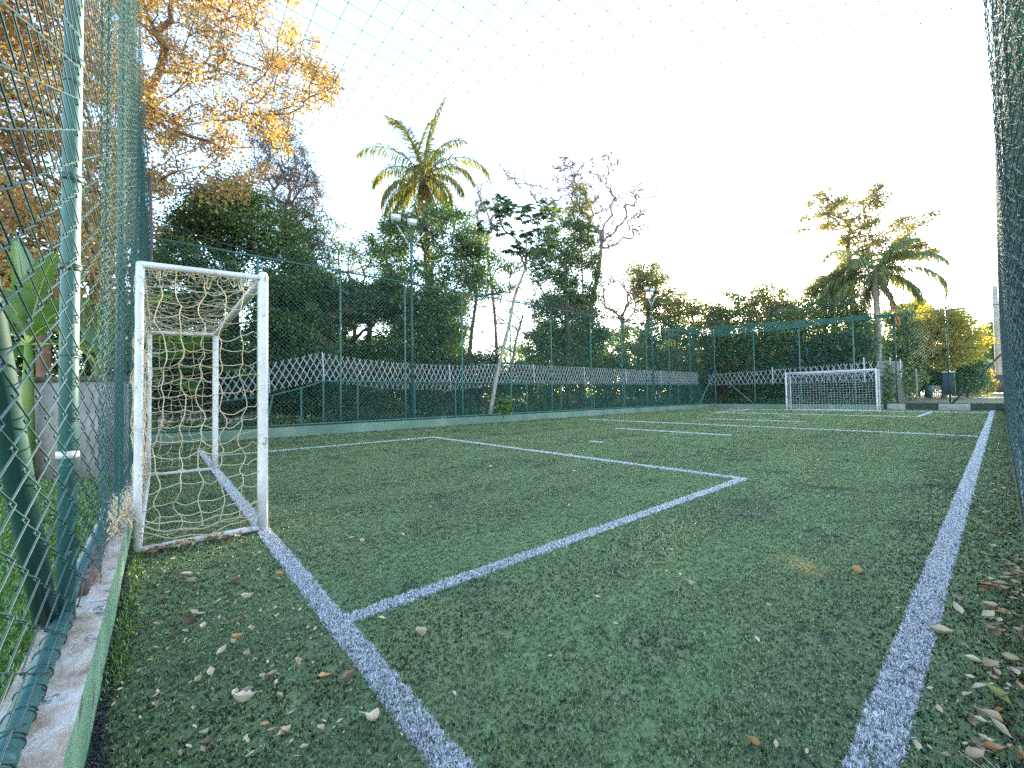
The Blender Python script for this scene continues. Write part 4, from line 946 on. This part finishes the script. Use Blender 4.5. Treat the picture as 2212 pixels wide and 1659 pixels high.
# banana plants
def banana(label, c, hts, s=1.0):
    root = empty('banana_plant', (c[0], c[1], 0), label, 'banana plant')
    b = MB(); b.tube([(c[0], c[1], 0), (c[0], c[1], c[2]*.5), (c[0], c[1], c[2])], [.13*s, .1*s, .06*s], 10); b.build('stem', M['lawn'], root, smooth=True)
    for (az, el, L, W, dr) in hts:
        n = 12; a = el; p = np.array(c, float); pts = [p.copy()]; dirs = []
        for i in range(n):
            d = np.array([math.cos(az)*math.cos(a), math.sin(az)*math.cos(a), math.sin(a)]); dirs.append(d); p = p+d*L/n; a -= dr/n*(.3+1.4*i/n); pts.append(p.copy())
        pts = np.array(pts); side = np.array([-math.sin(az), math.cos(az), 0])
        lf_ = MB(); k = 28; rows = []
        for j in range(k+1):
            t = .16+.84*j/k; f = min(t*n, n-.001); q = pts[int(f)]+(pts[int(f)+1]-pts[int(f)])*(f-int(f)); d = dirs[min(int(f), n-1)]; nr = np.cross(side, d)
            w = W*math.sin(math.pi*min(1, (j/k)*.93+.05))**.55*(1+.06*rng.normal()); rows.append([q-side*w-nr*.28*w, q-side*w*.5-nr*.02*w, q+nr*.05*w, q+side*w*.5-nr*.02*w, q+side*w-nr*.28*w])
        lf_.grid(np.array(rows)); leaf = lf_.build('leaf', G_BAN, root, smooth=True)
        r = MB(); r.tube(pts-np.array([0, 0, .012]), np.linspace(.03, .006, len(pts))*s, 6); r.build('midrib', M['banana_rib'], leaf, smooth=True)
M['banana_rib'] = surf('banana_rib', [(.3, (.28, .32, .08)), (.7, (.40, .42, .14))], 4, .5)
rz = faz
c = at(62, 742, 9.0)
banana('banana plant with large bright green leaves behind the outside wall, seen through the near fence', c,
       [(rz(3.1), 1.52, 1.5, .19, .3), (rz(3.0), 1.2, 1.2, .2, 1.2), (rz(.2), 1.1, 1.1, .18, 1.5), (rz(0), 1.45, 1.35, .2, .5), (rz(3.3), .7, 1.1, .19, 1.6), (rz(5.9), .6, 1.0, .17, 1.6), (rz(.4), .1, 1.0, .17, 1.2), (rz(2.7), .1, 1.0, .17, 1.2)], .7)
c = at(330, 815, 15.5)
banana('banana plant with broad hanging leaves seen through the net of the near goal', c,
       [(rz(-.1), .75, 2.6, .38, .9), (rz(.25), .25, 2.6, .38, .8), (rz(.9), .9, 2.0, .3, 1.2), (rz(2.5), 1.1, 2.2, .3, 1.0), (rz(5.8), -.05, 2.3, .36, .5)], 1)
c = at(215, 790, 10.0)
banana('banana plant half hidden by the green curtain net', c, [(rz(.3), 1.2, 1.7, .26, 1.0), (rz(2.4), 1.2, 1.7, .26, 1.0), (rz(1.2), .8, 1.5, .25, 1.2), (rz(4.4), .9, 1.5, .25, 1.2)])
# young plant by the left fence
tree('young_plant', 'small light green sapling growing at the foot of the left fence', [(1070, 890), (1078, 860), (1095, 862), (1105, 890)], 14.6, .15, 14, .16, 40, .09, G_BAN, [(1088, 905, 14.6), (1088, 885, 14.6), (1088, 870, 14.6)], .015, cat='plant')
# weeds at the right edge
b = MB()
for i in range(150):
    x, y = .30+rng.normal(0, .02), .92+rng.normal(0, .06); a = rng.uniform(1.6, 4.4); L = rng.uniform(.05, .13); t = np.linspace(0, 1, 5)
    b.segs(*(lambda P: (P[:-1], P[1:]))(np.stack([x+np.cos(a)*L*t*t, y+np.sin(a)*L*t*t, L*1.1*t*(1-.4*t)], 1)), .0012, n=3)
tag(b.build('dry_tuft', M['goal_net']), 'tuft of dry straw coloured grass at the lower right corner', 'grass tuft')

# ------------------------------------------------------------------ things outside the pitch
pA = gnd(-260, 1045); pB = gnd(296, 1036); pA = pA*1.0; d = (pB-pA)/np.linalg.norm(pB-pA); nrm = np.array([-d[1], d[0], 0])
root = empty('garden_wall', tuple((pA+pB)/2), 'rendered pale garden wall with dark coping outside the near fence', 'wall')
b = MB(); b.add([pA, pB, pB+nrm*.15, pA+nrm*.15]+[p+np.array([0, 0, 1.42]) for p in (pA, pB, pB+nrm*.15, pA+nrm*.15)], [(0,3,2,1),(4,5,6,7),(0,1,5,4),(1,2,6,5),(2,3,7,6),(3,0,4,7)]); b.build('face', M['wall_render'], root)
z0, z1 = np.array([0, 0, 1.423]), np.array([0, 0, 1.50]); o = nrm*.03
b = MB(); Q = [pA-o, pB-o, pB+nrm*.18, pA+nrm*.18]; b.add([q+z0 for q in Q]+[q+z1 for q in Q], [(0,3,2,1),(4,5,6,7),(0,1,5,4),(1,2,6,5),(2,3,7,6),(3,0,4,7)]); b.build('coping', M['wall_cap'], root)
# tall hedge behind the garden wall
tree('hedge', 'dark hedge showing above the garden wall behind the near fence', [(-200, 830), (-150, 600), (0, 560), (150, 620), (330, 700), (330, 830)], 12.5, .8, 190, .35, 110, .07, G_DARK, [(100, 880, 12.5), (100, 800, 12.5), (100, 720, 12.5)], .06, cat='hedge')

def ground_z(y): return .22+min(max((y-31)/80., 0), 1)*1.3
# navy box on the far post
pb = atY(2050, 830, EY+.1); r_ = empty('post_box', (-1.42, EY, 1.0), 'tall navy box with white cap fixed to the far braced post', 'box')
b = MB(); b.box((-1.66, EY+.06, .8), (-1.22, EY+.22, 1.95)); b.build('body', M['dark_sheet'], r_, bevel=.015)
b = MB(); b.box((-1.68, EY+.04, 1.95), (-1.20, EY+.24, 2.02)); b.build('cap', M['white_paint'], r_)
# bin with lamp
p = at(2007, 852, 38); r_ = empty('litter_bin', tuple(p), 'small dark bin beyond the far fence beside the white picket fence', 'bin')
b = MB(); b.tube([p+[0, 0, -.2], p+[0, 0, .3], p+[0, 0, .5]], [.14, .18, .2], 12); b.build('body', M['dark_sheet'], r_, smooth=True)
b = MB(); b.tube([p+[0, 0, .505], p+[0, 0, .57]], [.21, .14], 12); b.build('lid', M['lamp_black'], r_, smooth=True)
p = at(1981, 856, 40); b = MB(); b.tube([p+[0, 0, -.3], p+[0, 0, .8], p+[0, 0, 1.9]], .05, 8); tag(b.build('wooden_post', M['bark_pale'], smooth=True), 'slim pale wooden post beyond the far fence', 'post')
# white picket fences
def picket(u0, u1, v0, v1, D, n, label, name='picket_fence'):
    r_ = None; A = at(u0, v1, D); B = at(u1, v1, D); h = at(u0, v0, D)[2]-A[2]
    r_ = empty(name, tuple(A), label, 'fence'); d = (B-A); d[2] = 0; L = np.linalg.norm(d); d /= L; nn = np.array([-d[1], d[0], 0])*.03
    for i in range(n):
        q = A+d*L*i/n; w = d*L/n*.62; b = MB()
        V = [q, q+w, q+w+nn, q+nn]; b.add([*V, *[x_+np.array([0, 0, h*.93]) for x_ in V], q+w*.5+nn*.5+np.array([0, 0, h])], [(0,3,2,1),(0,1,5,4),(1,2,6,5),(2,3,7,6),(3,0,4,7)], [(4,5,8),(5,6,8),(6,7,8),(7,4,8)]); b.build('picket', M['white_paint'], r_)
    for zz in (.3, .7): b = MB(); b.segs([A+nn*1.7+np.array([0, 0, h*zz])], [A+nn*1.7+d*L+np.array([0, 0, h*zz])], .03, n=4, cap=True); b.build('rail', M['white_paint'], r_)
picket(2014, 2042, 832, 855, 46, 7, 'white picket gate beyond the far fence left of the navy box')
picket(2116, 2131, 818, 852, 52, 5, 'white slatted gate beside the yellow shrub')
# low white wall and road
A = at(2056, 860, 50); B = at(2120, 860, 50)
b = MB(); b.add([A, B, B+[0, .2, 0], A+[0, .2, 0], A+[0, 0, .75], B+[0, 0, .75], B+[0, .2, .75], A+[0, .2, .75]], [(0,3,2,1),(4,5,6,7),(0,1,5,4),(1,2,6,5),(2,3,7,6),(3,0,4,7)])
tag(b.build('white_wall', M['wall_render']), 'low whitewashed wall beyond the far fence', 'wall')
b = MB(); yy = [52.5, 58]; zz = [ground_z(y)+.02 for y in yy]; b.add([(-12, 52.5, zz[0]), (30, 52.5, zz[0]), (30, 58, zz[1]), (-12, 58, zz[1])], [(0,1,2,3)]); tag(b.build('road', M['road']), None, None, None, 'structure')
# dark red vehicle half hidden at the right
p = at(2160, 856, 55); r_ = empty('van', tuple(p), 'dark red van parked at the right edge behind the green net', 'van')
def prism(prof, y0, y1, org):   # side profile in x,z swept in y
    b = MB(); n = len(prof); V = [np.array([x, y0, z])+org for x, z in prof]+[np.array([x, y1, z])+org for x, z in prof]
    c0 = np.mean(V[:n], 0); c1 = np.mean(V[n:], 0); V += [c0, c1]
    b.add(V, [(i, (i+1) % n, n+(i+1) % n, n+i) for i in range(n)], [(2*n, (i+1) % n, i) for i in range(n)]+[(2*n+1, n+i, n+(i+1) % n) for i in range(n)]); return b
b = prism([(-2, .35), (2.1, .35), (2.15, 1.0), (1.2, 1.15), (.6, 1.85), (-1.9, 1.9), (-2.05, 1.0)], 0, 1.7, p); b.build('body', M['van'], r_)
for x in (-1.3, 1.35): b = MB(); q = p+np.array([x, -.03, .35]); b.tube([q, q+[0, .2, 0]], .34, 14); b.build('wheel', M['lamp_black'], r_, smooth=True)
b = MB(); b.add([p+[-1.6, -.01, 1.2], p+[.75, -.01, 1.2], p+[.45, -.01, 1.7], p+[-1.6, -.01, 1.7]], [(0,1,2,3)]); b.build('window', M['dark_sheet'], r_)
# house on the slope at the right edge, and the pale mast
p = at(2200, 830, 95); r_ = empty('house', tuple(p), 'grey roofed house on the slope at the far right', 'house')
b = MB(); b.box(tuple(p+[-5, 0, -2]), tuple(p+[6, 8, 3])); b.build('wall', M['wall_render'], r_)
b = MB(); x0, y0, z0 = p+[-5.6, -.6, 3.0]; x1, y1, z1 = p+[6.6, 8.6, 5.4]; ym = (y0+y1)/2
b.add([(x0, y0, z0), (x1, y0, z0), (x1, y1, z0), (x0, y1, z0), (x0+1, ym, z1), (x1-1, ym, z1)], [(0, 1, 5, 4), (2, 3, 4, 5), (0, 3, 2, 1)], [(1, 2, 5), (3, 0, 4)]); b.build('roof', M['roof'], r_)
for k in (-3.5, 1.5): b = MB(); b.box(tuple(p+[k, -.05, .6]), tuple(p+[k+1.4, .02, 1.9])); b.build('window', M['dark_sheet'], r_)
p = at(2160, 860, 60); b = MB(); b.tube([p, p+[0, 0, 5], p+[0, 0, 10.6]], [.22, .2, .17], 12); tag(b.build('concrete_mast', M['bark_pale'], smooth=True), 'pale concrete utility mast at the right edge', 'pole')
# small hooked white lamp arm beyond the fence
p = at(948, 640, 19); q = at(948, 585, 19); e = at(926, 563, 19); m = at(945, 566, 19)
b = MB(); b.tube(smooth_path([p, q, m, e], 5), .03, 8); tag(b.build('lamp_arm', M['white_paint'], smooth=True), 'white hooked pipe standing among the leaves right of the light pole', 'pipe')

# ------------------------------------------------------------------ fallen leaves
def fallen_mesh(name, L, W, curl, bend, mat, seed, ragged=0):
    R2 = np.random.default_rng(seed); n, m = 9, 5; P = np.zeros((n, m, 3))
    for i in range(n):
        t = i/(n-1); w = W*.5*math.sin(math.pi*min(1, t*.96+.02))**1.15*1.15*(1+ragged*R2.normal())
        for j in range(m):
            s = (j/(m-1)-.5)*2
            P[i, j] = (L*(t-.5), w*s, .006+abs(s)**1.5*w*curl+bend*L*(t-.5)**2*2+R2.normal(0, .001))
        P[i, :, 1] += .06*L*math.sin(t*3+seed)
    b = MB(); b.grid(P); b.tube([P[0, 2], P[0, 2]+[-L*.12, .003, .002], P[0, 2]+[-L*.22, .01, .004]], [.0012, .001, .0008], 4)
    V = np.concatenate(b.v); q = np.concatenate(b.q); me = bpy.data.meshes.new(name); t_ = [tuple(x) for x in np.concatenate(b.t)] if b.t else []
    me.from_pydata([tuple(x) for x in V], [], [tuple(int(k) for k in x) for x in q]+[tuple(int(k) for k in x) for x in t_]); me.materials.append(mat)
    me.polygons.foreach_set('use_smooth', [True]*len(me.polygons)); return me
def dryleaf(name, a, b_):
    return surf(name, [(.3, a), (.7, b_)], 30, .6, dirt=(60, .62, .75, tuple(x*.4 for x in a)))
LM = {'t': dryleaf('leaf_tan', (.46, .31, .18), (.62, .46, .30)), 'p': dryleaf('leaf_cream', (.60, .45, .29), (.72, .59, .43)), 'b': dryleaf('leaf_rust', (.16, .08, .055), (.28, .16, .11)),
      'o': dryleaf('leaf_amber', (.42, .20, .07), (.58, .32, .13)), 'y': dryleaf('leaf_lime', (.32, .30, .07), (.45, .40, .12))}
LMESH = {k: [fallen_mesh('fallen_leaf', *a[:4], LM[k], i*7+ord(k), *a[4:]) for i, a in enumerate([(.075, .030, .9, .3), (.06, .030, 1.3, .6), (.09, .026, .5, .25), (.055, .030, 1.5, .9, .05), (.07, .024, 1.7, .4)])] for k in LM}
CW = {'t': 'tan', 'p': 'pale cream', 'b': 'dark brown', 'o': 'orange', 'y': 'yellow green'}
nleaf = 0
def fallen(u, v, k, px=None, zone='', z=.012, rot=None, gp=None):
    global nleaf
    p = gnd(u, v, z) if gp is None else gp
    dist = np.dot(p-CAM, FW); mi = int(rng.integers(0, 5)); me = LMESH[k][mi]; L0 = (.075, .06, .09, .055, .07)[mi]
    s = rng.uniform(.5, .8) if px is None else max(.35, min(1.35, px/F*dist/L0*.80))
    o = bpy.data.objects.new('fallen_leaf', me); COL.objects.link(o); o.location = p; o.scale = (s, s, s)
    o.rotation_euler = (rng.normal(0, .22), rng.normal(0, .22), rng.uniform(0, 6.28) if rot is None else rot)
    tag(o, '%s fallen leaf %s' % (CW[k], zone), 'leaf', 'fallen leaves %s' % zone); nleaf += 1
Z1 = 'on turf between the near low wall and near goal line'
LL = [(1180,450,50,'p'),(1210,490,55,'t'),(1495,495,70,'b'),(1640,400,30,'t'),(1775,450,45,'o'),(1905,285,30,'o'),(1065,550,25,'p'),(1030,605,45,'b'),(1335,550,25,'t'),(1390,605,35,'p'),(1560,597,55,'p'),(1495,620,25,'t'),
 (1235,680,55,'t'),(1280,680,30,'t'),(1395,710,30,'p'),(990,770,40,'t'),(1215,755,70,'b'),(1180,795,40,'t'),(1110,820,55,'b'),(1290,775,40,'p'),(1430,750,40,'t'),(1520,740,45,'b'),(1590,800,45,'t'),(1495,855,55,'o'),(1480,870,40,'p'),(840,820,40,'y'),(870,620,35,'p'),(900,690,25,'p'),
 (1070,905,30,'o'),(1415,930,55,'p'),(1575,945,50,'t'),(1660,940,35,'b'),(1890,1005,40,'o'),(1985,1000,25,'p'),(1665,1095,45,'t'),(1725,1090,55,'b'),(1730,1075,45,'t'),(1510,1065,45,'t'),(1335,1070,50,'p'),(1260,1115,45,'t'),(1485,1200,50,'p'),(1570,1195,70,'t'),(1530,1268,105,'p'),(990,1280,65,'t'),(1225,1285,30,'t'),
 (1775,1205,50,'t'),(1855,1310,50,'t'),(1680,1390,45,'o'),(1730,1415,30,'o'),(1795,1440,50,'t'),(1300,1450,40,'p'),(1300,1525,60,'b'),(1290,1540,40,'t'),(1155,1570,45,'t'),(1195,1530,35,'p'),(1575,1490,50,'t'),(1595,1580,50,'p'),(1925,1540,40,'t'),(1520,895,25,'b'),(2020,1115,30,'t'),
 (730,960,30,'t'),(760,1170,25,'p'),(950,980,30,'y'),(900,400,35,'t'),(960,300,30,'o'),(1100,340,25,'p'),(1650,300,25,'t'),(1450,230,25,'b')]
for (x, y, px, k) in LL: fallen(.3403*x, 1094.5+.3403*y, k, px*.34*1.7, Z1)
Z2 = 'scattered on the open turf inside the penalty area'
for (u, v, px, k) in [(699,1469,34,'o'),(642,1437,26,'t'),(752,1480,34,'b'),(805,1565,52,'p'),(612,1585,30,'t'),(692,1578,24,'t'),(912,1378,28,'t'),(780,1172,14,'t'),(1228,1095,12,'p'),(1636,1250,18,'p'),(1495,1268,18,'t'),(1330,1350,10,'p'),(1635,1383,14,'p'),(1627,1613,34,'o'),(1675,1610,18,'t'),(1978,1613,24,'t'),
   (824,1338,14,'p'),(760,1165,12,'t'),(1060,1010,8,'p'),(1240,1020,8,'p'),(706,1098,12,'p'),(1850,1241,22,'o'),(1860,1238,16,'o'),(1290,1290,9,'p'),(980,1500,8,'p'),(870,1155,8,'p'),(1190,1420,9,'p'),(1660,1310,9,'t'),(1450,1190,8,'p'),(1790,1075,8,'p'),(930,1095,8,'p')]: fallen(u, v, k, px*1.5, Z2)
Z3 = 'on the strip of turf along the right hand touchline'
RL = [(870,670,30,'p'),(870,705,28,'t'),(925,405,18,'p'),(955,465,28,'o'),(910,385,14,'p'),(840,518,26,'t'),(970,555,22,'o'),(880,620,50,'b'),(905,608,24,'t'),(940,800,40,'p'),(850,840,50,'o'),(905,840,50,'t'),(880,860,50,'b'),(830,855,40,'b'),(930,870,40,'b'),(860,820,30,'p'),
 (720,915,60,'t'),(715,950,80,'t'),(640,1060,80,'t'),(440,945,22,'p'),(865,945,50,'t'),(850,985,60,'p'),(905,1000,40,'p'),(880,1020,70,'b'),(990,1050,35,'p'),(935,1065,20,'t'),(785,1185,60,'p'),(770,1258,32,'p'),(860,1220,80,'t'),(870,1245,60,'b'),(965,1185,55,'t'),(965,1235,65,'t'),(945,1290,40,'p'),(815,1305,55,'p'),(870,1260,40,'t'),
 (765,1340,55,'t'),(890,1340,90,'y'),(900,1385,70,'b'),(635,1400,45,'t'),(800,1405,30,'o'),(905,1415,50,'o'),(870,1460,110,'t'),(790,1470,70,'b'),(800,1575,50,'t'),(880,1600,70,'o'),(790,1630,80,'t'),(665,1615,45,'t'),(855,1535,40,'t'),(800,1545,60,'b'),(30,1590,25,'t'),(265,785,26,'o'),(900,1170,30,'b'),(930,1150,30,'t')]
for (x, y, px, k) in RL: fallen(1728+.479*x, 864+.479*y, k, px*.48*1.35, Z3)
for i in range(58):
    y = rng.uniform(.7, 2.8)**1.25; x = .34-abs(rng.normal(0, .075)); p = np.array([x, y, .012+rng.uniform(0, .02)])
    fallen(0, 0, rng.choice(['t', 't', 'b', 'p', 'o']), None, Z3, gp=p)
Z4 = 'in the heap under the near goal bottom bar'
for i in range(62):
    t = rng.uniform(0.06, .8); x = GC+GW/2+.055+abs(rng.normal(0, .055)); y = -.80+.80*t
    fallen(0, 0, rng.choice(['o', 't', 'b', 'o', 'p']), None, Z4, gp=np.array([x, y, .02+rng.uniform(0, .035)]))
# litter along the foot of the far left low wall, too small to count
b = MB(); n = 2600; y = rng.uniform(-.8, 29, n)**1.0; x = -13.2+np.abs(rng.normal(0, .16+.12*np.exp(-((y-6)/4)**2)*2, n))+.02; L = rng.uniform(.02, .06, n); a = rng.uniform(0, 6.28, n)
P = np.stack([x, y, rng.uniform(.01, .035, n)], 1); dx = np.stack([np.cos(a)*L, np.sin(a)*L, 0*L], 1); dy = np.stack([-np.sin(a)*L*.4, np.cos(a)*L*.4, L*.3], 1)
b.add(np.stack([P-dx, P+dy, P+dx, P-dy], 1).reshape(-1, 3), (np.arange(n)[:, None]*4+np.array([0, 1, 2, 3])).reshape(-1, 4))
tag(b.build('leaf_litter', G_PALE), 'thin drift of dry leaves along the foot of the left low wall', 'litter', None, 'stuff')
# moss and weeds along the foot of the near wall
b = MB(); n = 5200; x = rng.uniform(-4.0, .3, n); m_ = np.sin(x*3.1)*np.sin(x*1.3+1)+rng.normal(0, .35, n) > .05; x = x[m_]; y = -.835+np.abs(rng.normal(0, .035, len(x)))
blades(b, x, y, rng.uniform(.02, .05, len(x)), np.full(len(x), .005)); tag(b.build('moss', M['lawn_blade']), 'bright green moss and weeds along the foot of the near wall', 'moss', None, 'stuff')
# leaf fragments and crumbs of litter, too small to count
b = MB(); n = 900; k = n//2
x = np.concatenate([rng.uniform(-3.9, -.3, k), .35-np.abs(rng.normal(0, .13, n-k))]); y = np.concatenate([-.84+rng.uniform(0, .85, k)**1.4, rng.uniform(.6, 9, n-k)])
L = rng.uniform(.003, .013, n); a = rng.uniform(0, 6.28, n); P = np.stack([x, y, rng.uniform(.012, .02, n)], 1); dx = np.stack([np.cos(a)*L, np.sin(a)*L, .3*L], 1); dy = np.stack([-np.sin(a)*L*.5, np.cos(a)*L*.5, L*.2], 1)
b.add(np.stack([P-dx, P+dy, P+dx, P-dy], 1).reshape(-1, 3), (np.arange(n)[:, None]*4+np.array([0, 1, 2, 3])).reshape(-1, 4))
tag(b.build('leaf_fragments', LM['t']), 'tiny broken bits of dry leaf strewn along both edges of the pitch', 'litter', None, 'stuff')
# black rubber crumbs gathered at the foot of the near wall
b = MB(); n = 5000; x = rng.uniform(-3.9, .3, n); y = -.84+np.abs(rng.normal(0, .03, n))*(.3+1.3*np.abs(np.sin(x*2.3+1)*np.sin(x*.9))); P = np.stack([x, y, rng.uniform(.008, .022, n)], 1)
b.segs(P, P+rng.normal(0, .004, (n, 3)), .003, n=3, cap=True); tag(b.build('rubber_crumb', M['lamp_black']), 'black rubber crumb gathered at the foot of the near wall', 'rubber crumb', None, 'stuff')
print('leaves', nleaf, 'objects', len(bpy.data.objects))
